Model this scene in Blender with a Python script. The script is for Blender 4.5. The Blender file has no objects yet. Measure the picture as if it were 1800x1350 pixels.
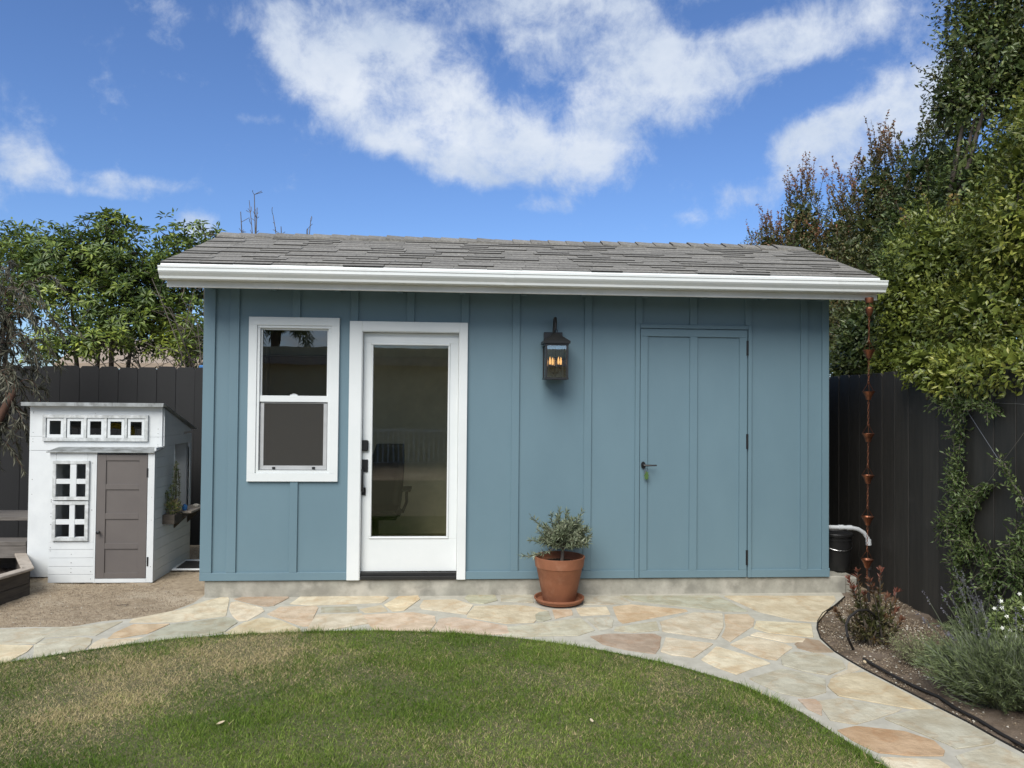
import bpy, bmesh, math, random
import numpy as np
from mathutils import Vector, Matrix
rnd = random.Random(7)
rng = np.random.default_rng(11)
sc = bpy.context.scene
COL = sc.collection
rad = math.radians

# ------------------------------------------------------------------ camera
CAM = np.array([2.107, -6.498, 1.515]); FPX = 1350.0
YAW, PITCH, ROLL = rad(3.98), rad(1.16), rad(0.54)
def cam_axes():
    cy, sy = math.cos(YAW), math.sin(YAW); cp, sp = math.cos(PITCH), math.sin(PITCH); cr, sr = math.cos(ROLL), math.sin(ROLL)
    f = np.array([sy*cp, cy*cp, sp]); r = np.array([cy, -sy, 0.]); u = np.cross(r, f)
    return cr*r+sr*u, -sr*r+cr*u, f
CR, CU, CF = cam_axes()
cd = bpy.data.cameras.new('camera'); cam = bpy.data.objects.new('camera', cd); COL.objects.link(cam)
cd.sensor_width = 36; cd.lens = FPX/1800*36; cd.clip_start = .05; cd.clip_end = 2000
M = Matrix.Identity(4)
for i in range(3):
    M[i][0], M[i][1], M[i][2], M[i][3] = CR[i], CU[i], -CF[i], CAM[i]
cam.matrix_world = M; sc.camera = cam
def ray(px, py): return CF + CR*(px-900)/FPX - CU*(py-675)/FPX
def Y(px, py, y=0.):            # world point of the photo's pixel on the plane y = const
    d = ray(px, py); return CAM + d*(y-CAM[1])/d[1]
def Z(px, py, z=-.14):          # ... on the horizontal plane z = const
    d = ray(px, py); return CAM + d*(z-CAM[2])/d[2]
def X(px, py, x):
    d = ray(px, py); return CAM + d*(x-CAM[0])/d[0]
def FEN(px, py, off=0.):        # ... on the side fence (x = 5.84 + .075 y)
    d = ray(px, py); t = (5.84-off+.075*CAM[1]-CAM[0])/(d[0]-.075*d[1]); return CAM+d*t

# ------------------------------------------------------------------ world
SUN_EL, SUN_AZ = rad(45), rad(202)     # azimuth clockwise from +Y
EXPO = 1.0
world = bpy.data.worlds.new('World'); sc.world = world; world.use_nodes = True
nt = world.node_tree; nt.nodes.clear()
def N(t, typ, **kw):
    n = t.nodes.new(typ)
    for k, v in kw.items():
        if k == 'inp':
            for kk, vv in v.items(): n.inputs[kk].default_value = vv
        else: setattr(n, k, v)
    return n
L = nt.links.new
def wm(op, a, b=None, c=None, t=None):
    t = t or nt
    n = N(t, 'ShaderNodeMath', operation=op)
    for i, v in enumerate((a, b, c)):
        if v is None: continue
        if isinstance(v, (int, float)): n.inputs[i].default_value = v
        else: t.links.new(v, n.inputs[i])
    return n.outputs[0]
sky = N(nt, 'ShaderNodeTexSky', sky_type='NISHITA', sun_disc=False, sun_elevation=SUN_EL, sun_rotation=SUN_AZ,
        altitude=30, air_density=1.0, dust_density=.35, ozone_density=2.2)
tc = N(nt, 'ShaderNodeTexCoord')
sep = N(nt, 'ShaderNodeSeparateXYZ'); L(tc.outputs['Generated'], sep.inputs[0])
sx, sy_, sz = sep.outputs
az = wm('ARCTAN2', sx, sy_); el = wm('ARCSINE', sz)
comb = N(nt, 'ShaderNodeCombineXYZ'); L(az, comb.inputs[0]); L(el, comb.inputs[1])
# noise over direction, stretched as on a cloud deck
zc = wm('ADD', wm('MAXIMUM', sz, 0.02), .22)
pc = N(nt, 'ShaderNodeCombineXYZ'); L(wm('DIVIDE', sx, zc), pc.inputs[0]); L(wm('DIVIDE', sy_, zc), pc.inputs[1])
def noise(vec, scale, detail, rough, dist=0., off=(0, 0, 0)):
    mp = N(nt, 'ShaderNodeMapping'); L(vec, mp.inputs[0]); mp.inputs[1].default_value = off
    n = N(nt, 'ShaderNodeTexNoise', inp={'Scale': scale, 'Detail': detail, 'Roughness': rough, 'Distortion': dist}); L(mp.outputs[0], n.inputs[0])
    return n.outputs[0]
n_big = noise(pc.outputs[0], 1.3, 5, .55, .3, (3.1, 1.7, 0))
n_det = noise(tc.outputs['Generated'], 6.0, 8, .58, .25, (2.4, 6.2, 4.3))
n_puf = noise(tc.outputs['Generated'], 17., 9, .66, .2, (1.1, 3.3, .7))
n_soft = noise(pc.outputs[0], 3.2, 4, .5, .2, (1.4, 7.2, 0))
BLOBS = [(590, 45, 130, 70, 1), (560, 130, 75, 55, .8), (690, 140, 120, 70, 1), (800, 205, 110, 62, .95), (640, 232, 100, 40, .85), (755, 255, 80, 40, .6),
         (830, 300, 80, 32, .9), (890, 235, 60, 45, .6), (935, 120, 40, 40, .4), (500, 50, 50, 55, .6), (950, 50, 150, 65, 1), (1080, 90, 110, 75, 1), (1040, 185, 90, 50, .8), (1060, 255, 95, 55, .85),
         (1200, 140, 130, 55, .95), (1310, 95, 130, 50, .95), (1460, 45, 150, 50, .9), (1200, 220, 60, 30, .5), (920, 285, 90, 42, .95),
         (1430, 268, 100, 48, 1.1), (1545, 220, 140, 66, 1.2), (1650, 140, 90, 60, .9), (1290, 345, 90, 38, .85), (1230, 385, 60, 16, .5),
         (35, 295, 85, 55, 1.1), (180, 318, 90, 20, .55), (290, 325, 90, 15, .55), (190, 342, 90, 12, .5), (310, 15, 80, 28, .55),
         (305, 75, 40, 30, .5), (950, 362, 50, 18, .6), (342, 393, 36, 30, 1.1), (1130, 398, 50, 12, .5), (430, 208, 60, 14, .5), (1090, -70, 420, 80, .8), (330, 135, 60, 14, .4)]
def azel(px, py):
    d = ray(px, py); d = d/np.linalg.norm(d); return math.atan2(d[0], d[1]), math.asin(d[2])
tot = None
for (px, py, rx, ry, w) in BLOBS:
    a0, e0 = azel(px, py); a1, _ = azel(px+rx, py); _, e1 = azel(px, py-ry)
    ma = N(nt, 'ShaderNodeVectorMath', operation='MULTIPLY_ADD'); L(comb.outputs[0], ma.inputs[0])
    ia, ie = 1/abs(a1-a0), 1/abs(e1-e0)
    ma.inputs[1].default_value = (ia, ie, 0); ma.inputs[2].default_value = (-a0*ia, -e0*ie, 0)
    ln = N(nt, 'ShaderNodeVectorMath', operation='LENGTH'); L(ma.outputs[0], ln.inputs[0])
    mr = N(nt, 'ShaderNodeMapRange', interpolation_type='SMOOTHSTEP', inp={'From Min': 1.85, 'From Max': .0, 'To Min': 0., 'To Max': w}); L(ln.outputs['Value'], mr.inputs[0])
    tot = mr.outputs[0] if tot is None else wm('ADD', tot, mr.outputs[0])
# away from the photographed window of sky the cloud cover goes on, fuller towards the veiled sun behind the viewer
fa, fe = azel(900, 200)
dv = N(nt, 'ShaderNodeVectorMath', operation='DOT_PRODUCT'); L(tc.outputs['Generated'], dv.inputs[0]); dv.inputs[1].default_value = (math.sin(fa)*math.cos(fe), math.cos(fa)*math.cos(fe), math.sin(fe))
away = N(nt, 'ShaderNodeMapRange', interpolation_type='SMOOTHSTEP', inp={'From Min': .72, 'From Max': .35, 'To Min': 0., 'To Max': 1.}); L(dv.outputs['Value'], away.inputs[0])
bigc = wm('MULTIPLY', wm('ADD', wm('MULTIPLY', wm('SUBTRACT', n_big, .5), 2.2), .95), away.outputs[0])
dens = wm('MAXIMUM', wm('MINIMUM', tot, 1.02), bigc)
dens = wm('ADD', dens, wm('MULTIPLY', wm('SUBTRACT', n_det, .5), 1.7))
dens = wm('ADD', dens, wm('MULTIPLY', wm('SUBTRACT', n_puf, .5), 2.1))
dens = wm('ADD', dens, wm('MULTIPLY', wm('SUBTRACT', n_soft, .5), .8))
mask = N(nt, 'ShaderNodeMapRange', interpolation_type='SMOOTHSTEP', inp={'From Min': .22, 'From Max': 1.32, 'To Min': 0., 'To Max': .93}); L(dens, mask.inputs[0])
shade = N(nt, 'ShaderNodeMapRange', inp={'From Min': .3, 'From Max': .7, 'To Min': 0., 'To Max': 1.}); L(noise(pc.outputs[0], 2.6, 7, .6, .3, (2.2, 5.5, 0)), shade.inputs[0])
cc = N(nt, 'ShaderNodeMix', data_type='RGBA'); L(shade.outputs[0], cc.inputs[0])
SKYK = .070
cc.inputs[6].default_value = (.27/SKYK, .32/SKYK, .40/SKYK, 1); cc.inputs[7].default_value = (.43/SKYK, .455/SKYK, .49/SKYK, 1)
tint = N(nt, 'ShaderNodeMix', data_type='RGBA', blend_type='MULTIPLY'); tint.inputs[0].default_value = 1; L(sky.outputs[0], tint.inputs[6]); tint.inputs[7].default_value = (.63, .785, 1.06, 1)
mx = N(nt, 'ShaderNodeMix', data_type='RGBA'); L(mask.outputs[0], mx.inputs[0]); L(tint.outputs[2], mx.inputs[6]); L(cc.outputs[2], mx.inputs[7])
bg = N(nt, 'ShaderNodeBackground', inp={'Strength': SKYK}); L(mx.outputs[2], bg.inputs[0])
wo = N(nt, 'ShaderNodeOutputWorld'); L(bg.outputs[0], wo.inputs[0])
world.cycles.sampling_method = 'MANUAL'; world.cycles.sample_map_resolution = 512

sd = bpy.data.lights.new('sun', 'SUN'); sd.energy = 2.15; sd.angle = rad(42); sd.color = (1., .965, .90)
sun = bpy.data.objects.new('sun', sd); COL.objects.link(sun)
sv = Vector((math.sin(SUN_AZ)*math.cos(SUN_EL), math.cos(SUN_AZ)*math.cos(SUN_EL), math.sin(SUN_EL)))
sun.rotation_euler = sv.to_track_quat('Z', 'Y').to_euler()
vs = sc.view_settings; vs.view_transform = 'Standard'; vs.look = 'None'; vs.gamma = 1; vs.exposure = EXPO; vs.use_curve_mapping = False
sc.cycles.max_bounces = 8; sc.cycles.transparent_max_bounces = 12; sc.cycles.diffuse_bounces = 3

# ------------------------------------------------------------------ materials
def mat(name, c1, c2=None, rough=.6, scale=8., detail=5., bump=0., bscale=None, bdist=.003, metal=0., spec=.5, stretch=(1, 1, 1),
        contrast=(.35, .65), c3=None, c3scale=1.2, c3amt=(.5, .75), objcol=0., objval=0., coat=0.):
    m = bpy.data.materials.new(name); m.use_nodes = True; t = m.node_tree; t.nodes.clear()
    out = N(t, 'ShaderNodeOutputMaterial'); p = N(t, 'ShaderNodeBsdfPrincipled', inp={'Roughness': rough, 'Metallic': metal, 'Specular IOR Level': spec, 'Coat Weight': coat})
    t.links.new(p.outputs[0], out.inputs[0])
    tcn = N(t, 'ShaderNodeTexCoord'); geo = N(t, 'ShaderNodeNewGeometry')
    mp = N(t, 'ShaderNodeMapping'); mp.inputs[3].default_value = stretch; t.links.new(geo.outputs['Position'], mp.inputs[0])
    n = N(t, 'ShaderNodeTexNoise', inp={'Scale': scale, 'Detail': detail, 'Roughness': .6}); t.links.new(mp.outputs[0], n.inputs[0])
    r = N(t, 'ShaderNodeMapRange', inp={'From Min': contrast[0], 'From Max': contrast[1]}); t.links.new(n.outputs[0], r.inputs[0])
    mixn = N(t, 'ShaderNodeMix', data_type='RGBA'); t.links.new(r.outputs[0], mixn.inputs[0])
    c2 = c2 or tuple(x*.85 for x in c1)
    mixn.inputs[6].default_value = (*c1, 1); mixn.inputs[7].default_value = (*c2, 1); col = mixn.outputs[2]
    if c3:
        n3 = N(t, 'ShaderNodeTexNoise', inp={'Scale': c3scale, 'Detail': 6, 'Roughness': .6}); t.links.new(geo.outputs['Position'], n3.inputs[0])
        r3 = N(t, 'ShaderNodeMapRange', inp={'From Min': c3amt[0], 'From Max': c3amt[1]}); t.links.new(n3.outputs[0], r3.inputs[0])
        m3 = N(t, 'ShaderNodeMix', data_type='RGBA'); t.links.new(r3.outputs[0], m3.inputs[0]); t.links.new(col, m3.inputs[6]); m3.inputs[7].default_value = (*c3, 1); col = m3.outputs[2]
    if objval:
        oi = N(t, 'ShaderNodeObjectInfo'); h = N(t, 'ShaderNodeHueSaturation'); t.links.new(col, h.inputs['Color'])
        mrr = N(t, 'ShaderNodeMapRange', inp={'To Min': 1-objval, 'To Max': 1+objval}); t.links.new(oi.outputs['Random'], mrr.inputs[0]); t.links.new(mrr.outputs[0], h.inputs['Value']); col = h.outputs[0]
    if objcol:
        oi = N(t, 'ShaderNodeObjectInfo'); m4 = N(t, 'ShaderNodeMix', data_type='RGBA', blend_type='MULTIPLY'); m4.inputs[0].default_value = 1
        t.links.new(oi.outputs['Color'], m4.inputs[6]); t.links.new(col, m4.inputs[7]); col = m4.outputs[2]
    t.links.new(col, p.inputs['Base Color'])
    if bump:
        nb = N(t, 'ShaderNodeTexNoise', inp={'Scale': bscale or scale*4, 'Detail': 6, 'Roughness': .65}); t.links.new(mp.outputs[0], nb.inputs[0])
        b = N(t, 'ShaderNodeBump', inp={'Strength': bump, 'Distance': bdist}); t.links.new(nb.outputs[0], b.inputs['Height']); t.links.new(b.outputs[0], p.inputs['Normal'])
    return m
def leafmat(name, greens, young=None, rough=.42, trans=.22, vscale=1.5, spec=.4):
    m = bpy.data.materials.new(name); m.use_nodes = True; t = m.node_tree; t.nodes.clear()
    out = N(t, 'ShaderNodeOutputMaterial'); p = N(t, 'ShaderNodeBsdfPrincipled', inp={'Roughness': rough, 'Specular IOR Level': spec})
    geo = N(t, 'ShaderNodeNewGeometry')
    cr = N(t, 'ShaderNodeValToRGB'); e = cr.color_ramp.elements
    for i, c in enumerate(greens):
        x = i/(len(greens)-1)
        el_ = e[i] if i < 2 else e.new(x)
        el_.position = x; el_.color = (*c, 1)
    for i, c in enumerate(greens):
        pass
    # random per leaf, shifted by a slow noise through the plant
    nz = N(t, 'ShaderNodeTexNoise', inp={'Scale': vscale, 'Detail': 3}); t.links.new(geo.outputs['Position'], nz.inputs[0])
    f = wm('ADD', wm('MULTIPLY', geo.outputs['Random Per Island'], .55, t=t), wm('MULTIPLY', wm('SUBTRACT', nz.outputs[0], .3, t=t), 1.1, t=t), t=t)
    t.links.new(f, cr.inputs[0]); col = cr.outputs[0]
    if young:
        at = N(t, 'ShaderNodeAttribute', attribute_name='age')
        my = N(t, 'ShaderNodeMix', data_type='RGBA'); t.links.new(at.outputs['Fac'], my.inputs[0]); t.links.new(col, my.inputs[6]); my.inputs[7].default_value = (*young, 1); col = my.outputs[2]
    t.links.new(col, p.inputs['Base Color'])
    tr = N(t, 'ShaderNodeBsdfTranslucent'); t.links.new(col, tr.inputs[0])
    ms = N(t, 'ShaderNodeMixShader'); ms.inputs[0].default_value = trans
    t.links.new(p.outputs[0], ms.inputs[1]); t.links.new(tr.outputs[0], ms.inputs[2]); t.links.new(ms.outputs[0], out.inputs[0])
    return m
def emat(name, c, s):
    m = bpy.data.materials.new(name); m.use_nodes = True; p = m.node_tree.nodes['Principled BSDF']
    p.inputs['Base Color'].default_value = (*c, 1); p.inputs['Emission Color'].default_value = (*c, 1); p.inputs['Emission Strength'].default_value = s
    return m
def glassmat(name, tintc, refl=1.0, ior=1.5, base=0., wav=0.):
    m = bpy.data.materials.new(name); m.use_nodes = True; t = m.node_tree; t.nodes.clear()
    out = N(t, 'ShaderNodeOutputMaterial'); tr = N(t, 'ShaderNodeBsdfTransparent'); tr.inputs[0].default_value = (*tintc, 1)
    g = N(t, 'ShaderNodeBsdfGlossy', inp={'Roughness': .005}); fr = N(t, 'ShaderNodeFresnel', inp={'IOR': ior})
    if wav:
        geo = N(t, 'ShaderNodeNewGeometry'); nz = N(t, 'ShaderNodeTexNoise', inp={'Scale': 3.5, 'Detail': 2}); t.links.new(geo.outputs['Position'], nz.inputs[0])
        b = N(t, 'ShaderNodeBump', inp={'Strength': wav, 'Distance': .01}); t.links.new(nz.outputs[0], b.inputs['Height']); t.links.new(b.outputs[0], g.inputs['Normal'])
    ms = N(t, 'ShaderNodeMixShader'); t.links.new(wm('ADD', wm('MULTIPLY', fr.outputs[0], refl, t=t), base, t=t), ms.inputs[0])
    t.links.new(tr.outputs[0], ms.inputs[1]); t.links.new(g.outputs[0], ms.inputs[2]); t.links.new(ms.outputs[0], out.inputs[0])
    return m
BLUE = mat('blue_paint', (.130, .208, .248), (.120, .194, .233), rough=.48, scale=2.2, bump=.12, bscale=90, bdist=.0008, stretch=(1, 1, .5))
WHITE = mat('white_paint', (.69, .715, .71), (.65, .68, .675), rough=.35, scale=3, bump=.04, bscale=60, bdist=.0006)
GUTTER = mat('gutter_paint', (.74, .76, .74), (.66, .69, .67), rough=.32, scale=2.5, stretch=(.6, 1, 4), c3=(.50, .50, .46), c3scale=3.5, c3amt=(.62, .9))
FASCIA = mat('fascia_paint', (.68, .68, .65), (.60, .60, .56), rough=.5, scale=3)
BLACKM = mat('black_metal', (.012, .012, .013), rough=.38)
DARKM = mat('black_iron', (.015, .0155, .016), (.011, .0115, .012), rough=.42)
CONC = mat('concrete', (.34, .33, .28), (.225, .217, .185), rough=.9, scale=6, c3=(.42, .40, .345), c3scale=4.2, c3amt=(.5, .68), bump=.5, bscale=60, bdist=.003)
MORTAR = mat('mortar', (.46, .44, .37), (.37, .35, .29), rough=.92, scale=12, bump=.5, bscale=140, bdist=.002)
SHING = mat('shingle', (.225, .213, .188), (.135, .129, .115), rough=.95, scale=190, detail=2, contrast=(.35, .62), objval=.15, bump=.8, bscale=260, bdist=.002, c3=(.33, .315, .28), c3scale=38, c3amt=(.50, .78))
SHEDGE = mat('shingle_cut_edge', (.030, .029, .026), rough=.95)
CHAR = mat('fence_charcoal', (.0062, .0061, .0062), (.0055, .0054, .0055), rough=.6, scale=5, stretch=(6, 6, .6), c3=(.016, .0155, .0155), c3scale=6, c3amt=(.62, .85), objval=.30, bump=.5, bscale=30, bdist=.002)
CHAR2 = mat('fence_umber', (.032, .0285, .024), (.021, .019, .016), rough=.62, scale=5, stretch=(6, 6, .6), c3=(.052, .047, .041), c3scale=5, c3amt=(.62, .85), objval=.28, bump=.5, bscale=30, bdist=.002)
TERRA = mat('terracotta', (.255, .098, .047), (.20, .076, .036), rough=.75, scale=9, c3=(.34, .17, .10), c3scale=7, c3amt=(.58, .85), bump=.15, bscale=80, bdist=.001)
COPPER = mat('copper', (.27, .105, .055), (.12, .05, .03), rough=.42, metal=.85, scale=18)
SAND = mat('sandy_soil', (.42, .335, .23), (.29, .225, .15), rough=.97, scale=22, detail=8, c3=(.50, .42, .31), c3scale=2.2, c3amt=(.5, .7), bump=1., bscale=110, bdist=.012)
BEDS = mat('bed_soil', (.16, .115, .075), (.09, .062, .04), rough=.97, scale=30, detail=8, c3=(.26, .20, .15), c3scale=3, c3amt=(.48, .7), bump=1., bscale=90, bdist=.02)
MULCH = mat('mulch', (.055, .038, .028), (.03, .02, .015), rough=.97, scale=40, bump=1., bscale=80, bdist=.03)
PWHITE = mat('playhouse_paint', (.64, .665, .665), (.57, .595, .60), rough=.6, scale=4, c3=(.55, .57, .57), c3scale=9, c3amt=(.6, .85), bump=.15, bscale=70, bdist=.001)
PGREY = mat('weathered_white', (.50, .52, .51), (.36, .375, .37), rough=.7, scale=14, stretch=(1, 1, .4), c3=(.68, .70, .70), c3scale=18, c3amt=(.45, .7))
TAUPE = mat('taupe_paint', (.118, .104, .096), (.105, .092, .086), rough=.6, scale=4)
GREYWD = mat('grey_wood', (.15, .135, .12), (.09, .08, .07), rough=.8, scale=8, stretch=(.6, 6, 6), bump=.4, bscale=30, bdist=.002)
OLDWD = mat('old_brown_wood', (.075, .062, .048), (.045, .037, .03), rough=.85, scale=8, stretch=(1, 1, 6), bump=.5, bscale=40, bdist=.003)
OLDTOP = mat('silvered_wood', (.42, .37, .31), (.26, .22, .18), rough=.85, scale=9, stretch=(1, 1, 5), bump=.4, bscale=40, bdist=.002)
BARK = mat('bark', (.085, .068, .052), (.045, .036, .028), rough=.9, scale=14, stretch=(1, 1, .3), bump=.8, bscale=50, bdist=.006)
REDBARK = mat('red_bark', (.115, .055, .032), (.07, .035, .022), rough=.85, scale=10, stretch=(1, 1, .3), bump=.6, bscale=50, bdist=.004)
TWIG = mat('grey_twig', (.16, .135, .11), (.09, .075, .06), rough=.9, scale=20)
ROOM = mat('room_wall', (.84, .80, .70), rough=.9)
FLOORM = mat('room_floor', (.36, .31, .24), rough=.5)
PVC = mat('grey_pvc', (.52, .54, .55), (.45, .47, .48), rough=.35)
BUCKM = mat('black_plastic', (.013, .0135, .014), (.02, .02, .02), rough=.42, scale=6)
RUBBER = mat('drip_rubber', (.016, .014, .013), rough=.6)
POTSOIL = mat('potting_soil', (.035, .022, .015), (.018, .012, .008), rough=.98, scale=60, bump=1., bscale=120, bdist=.01)
GALV = mat('galvanised_sheet', (.40, .42, .42), (.22, .23, .22), rough=.5, metal=.5, scale=9, c3=(.12, .12, .11), c3scale=14, c3amt=(.5, .72))
TANROOF = mat('tan_shingle', (.36, .29, .22), (.25, .20, .155), rough=.95, scale=9, stretch=(.4, 1, 9))
TANWALL = mat('tan_stucco', (.60, .53, .34), (.56, .49, .31), rough=.95, scale=3)
BLUEP = mat('blue_plastic', (.05, .20, .50), rough=.4)
YEL = mat('yellow_plastic', (.60, .42, .03), rough=.4)
CHROME = mat('steel', (.5, .5, .5), rough=.3, metal=1.)
STONE = mat('flagstone', (1.12, 1.10, 1.05), (.88, .84, .77), rough=.82, scale=9., detail=12, contrast=(.40, .60), objcol=1., bump=.9, bscale=26, bdist=.010, c3=(.84, .75, .63), c3scale=3.2, c3amt=(.50, .72), spec=.35)
SCREENM = bpy.data.materials.new('insect_screen'); SCREENM.use_nodes = True
def _scr():
    t = SCREENM.node_tree; t.nodes.clear(); o = N(t, 'ShaderNodeOutputMaterial'); a = N(t, 'ShaderNodeBsdfTransparent'); b = N(t, 'ShaderNodeBsdfDiffuse'); b.inputs[0].default_value = (.075, .072, .066, 1)
    m = N(t, 'ShaderNodeMixShader'); m.inputs[0].default_value = .5; t.links.new(a.outputs[0], m.inputs[1]); t.links.new(b.outputs[0], m.inputs[2]); t.links.new(m.outputs[0], o.inputs[0])
_scr()
GLASS_D = glassmat('door_glass', (.90, .90, .81), 2.1, 1.5, .0, .02)
GLASS_W = glassmat('window_glass', (.42, .43, .40), 3.6, 1.5, .0, .03)
GLASS_L = glassmat('lantern_glass', (.92, .94, .95), 1.2, 1.5, .20)
BULB = emat('bulb_glow', (1., .52, .17), .95)

# two tweaks of the stone material: warm veins that follow bedding
def stone_veins():
    t = STONE.node_tree; p = [n for n in t.nodes if n.type == 'BSDF_PRINCIPLED'][0]
    src = p.inputs['Base Color'].links[0].from_socket
    geo = N(t, 'ShaderNodeNewGeometry'); oi = N(t, 'ShaderNodeObjectInfo')
    # per stone turn of the bedding
    vr = N(t, 'ShaderNodeVectorRotate', rotation_type='Z_AXIS'); t.links.new(geo.outputs['Position'], vr.inputs[0]); t.links.new(wm('MULTIPLY', oi.outputs['Random'], 6.28, t=t), vr.inputs['Angle'])
    nz = N(t, 'ShaderNodeTexNoise', inp={'Scale': 2.0, 'Detail': 7}); t.links.new(vr.outputs[0], nz.inputs[0])
    sp = N(t, 'ShaderNodeSeparateXYZ'); t.links.new(vr.outputs[0], sp.inputs[0])
    w = wm('SINE', wm('ADD', wm('MULTIPLY', nz.outputs[0], 42., t=t), wm('MULTIPLY', sp.outputs[0], 7., t=t), t=t), t=t)
    k = wm('MULTIPLY', wm('POWER', wm('MAXIMUM', w, 0., t=t), 5., t=t), .36, t=t)
    mxx = N(t, 'ShaderNodeMix', data_type='RGBA', blend_type='MULTIPLY'); t.links.new(k, mxx.inputs[0]); t.links.new(src, mxx.inputs[6]); mxx.inputs[7].default_value = (.86, .68, .54, 1)
    t.links.new(mxx.outputs[2], p.inputs['Base Color'])
stone_veins()

# ------------------------------------------------------------------ object helpers
def tag(o, label=None, cat=None, group=None, kind=None):
    if label: o['label'] = label
    if cat: o['category'] = cat
    if group: o['group'] = group
    if kind: o['kind'] = kind
    return o
ROOT = {}
def thing(name, label, cat, loc=(0, 0, 0), group=None):
    o = bpy.data.objects.new(name, None); COL.objects.link(o); o.location = [float(v) for v in loc]; o.empty_display_size = .1
    ROOT[o.name] = np.array(o.location)
    return tag(o, label, cat, group)
def base_of(o):
    while o is not None and o.parent: o = o.parent
    return ROOT.get(o.name, np.zeros(3)) if o else np.zeros(3)
def add_mesh(name, me, m, parent=None, label=None, kind=None, loc=None):
    o = bpy.data.objects.new(name, me); COL.objects.link(o)
    if m and not me.materials: me.materials.append(m)
    if parent: o.parent = parent
    if loc is not None: o.location = [float(v) for v in loc]
    if label: o['label'] = label
    if kind: o['kind'] = kind
    return o
class MB:
    def __init__(s): s.v = []; s.f = []
    def box(s, x0, x1, y0, y1, z0, z1):
        b = len(s.v); s.v += [(x, y, z) for z in (z0, z1) for y in (y0, y1) for x in (x0, x1)]
        s.f += [tuple(b+i for i in q) for q in ((0, 2, 3, 1), (4, 5, 7, 6), (0, 1, 5, 4), (2, 6, 7, 3), (0, 4, 6, 2), (1, 3, 7, 5))]; return s
    def obox(s, c, ax, ay, az_):     # oriented box: centre, half axes
        c, ax, ay, az_ = map(np.array, (c, ax, ay, az_)); b = len(s.v)
        s.v += [tuple(c+i*ax+j*ay+k*az_) for k in (-1, 1) for j in (-1, 1) for i in (-1, 1)]
        s.f += [tuple(b+i for i in q) for q in ((0, 2, 3, 1), (4, 5, 7, 6), (0, 1, 5, 4), (2, 6, 7, 3), (0, 4, 6, 2), (1, 3, 7, 5))]; return s
    def prism(s, pts, d):            # polygon (3-D points) pushed along d
        n = len(pts); b = len(s.v); d = np.array(d, float)
        s.v += [tuple(map(float, p)) for p in pts] + [tuple(map(float, np.array(p)+d)) for p in pts]
        s.f += [tuple(range(b, b+n))[::-1], tuple(range(b+n, b+2*n))] + [(b+i, b+(i+1) % n, b+n+(i+1) % n, b+n+i) for i in range(n)]; return s
    def tube(s, path, r, n=8, cap=True):
        P = [np.array(p, float) for p in path]; m = len(P); b = len(s.v)
        rr = r if hasattr(r, '__len__') else [r]*m
        up = np.array([0, 0, 1.]); prev = None
        for i, p in enumerate(P):
            t = P[min(i+1, m-1)]-P[max(i-1, 0)]; t = t/(np.linalg.norm(t)+1e-9)
            if prev is None:
                a = np.cross(t, up)
                if np.linalg.norm(a) < .1: a = np.cross(t, [1, 0, 0])
            else: a = prev - t*(prev@t)
            a = a/(np.linalg.norm(a)+1e-9); prev = a; c = np.cross(t, a)
            for k in range(n):
                q = 2*math.pi*k/n; s.v.append(tuple(p+rr[i]*(a*math.cos(q)+c*math.sin(q))))
        for i in range(m-1):
            for k in range(n): s.f.append((b+i*n+k, b+i*n+(k+1) % n, b+(i+1)*n+(k+1) % n, b+(i+1)*n+k))
        if cap: s.f += [tuple(b+k for k in range(n))[::-1], tuple(b+(m-1)*n+k for k in range(n))]
        return s
    def lathe(s, prof, c, n=32):
        b = len(s.v); m = len(prof)
        for (r, z) in prof:
            for k in range(n):
                q = 2*math.pi*k/n; s.v.append((c[0]+r*math.cos(q), c[1]+r*math.sin(q), c[2]+z))
        for i in range(m-1):
            for k in range(n): s.f.append((b+i*n+k, b+i*n+(k+1) % n, b+(i+1)*n+(k+1) % n, b+(i+1)*n+k))
        s.f += [tuple(b+k for k in range(n))[::-1], tuple(b+(m-1)*n+k for k in range(n))]
        return s
    def build(s, name, m, parent=None, label=None, bevel=0., smooth=False, kind=None, seg=1):
        o = base_of(parent); me = bpy.data.meshes.new(name)
        me.from_pydata([(v[0]-o[0], v[1]-o[1], v[2]-o[2]) for v in s.v], [], s.f)
        bm = bmesh.new(); bm.from_mesh(me); bmesh.ops.recalc_face_normals(bm, faces=bm.faces)
        if bevel:
            bmesh.ops.bevel(bm, geom=[e for e in bm.edges if len(e.link_faces) == 2 and e.calc_face_angle(0) > .5], offset=bevel, segments=seg, affect='EDGES', clamp_overlap=True)
        bm.to_mesh(me); bm.free()
        if smooth:
            me.shade_smooth()
            if smooth != 'all': 
                try: me.set_sharp_from_angle(angle=rad(35))
                except Exception: pass
        return add_mesh(name, me, m, parent, label, kind)
def npmesh(name, V, F, m, parent=None, kind=None, age=None, smooth=False, label=None):
    V = np.asarray(V, np.float32); F = np.asarray(F, np.int32); o = base_of(parent)
    me = bpy.data.meshes.new(name); me.vertices.add(len(V)); me.vertices.foreach_set('co', (V-o.astype(np.float32)).ravel())
    k = F.shape[1]; me.loops.add(F.size); me.loops.foreach_set('vertex_index', F.ravel())
    me.polygons.add(len(F)); me.polygons.foreach_set('loop_start', np.arange(0, F.size, k, dtype=np.int32))
    me.update(calc_edges=True)
    if smooth: me.shade_smooth()
    if age is not None:
        a = me.attributes.new('age', 'FLOAT', 'POINT'); a.data.foreach_set('value', np.asarray(age, np.float32))
    return add_mesh(name, me, m, parent, label, kind)
def unit(a): return a/(np.linalg.norm(a, axis=-1, keepdims=True)+1e-9)
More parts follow.
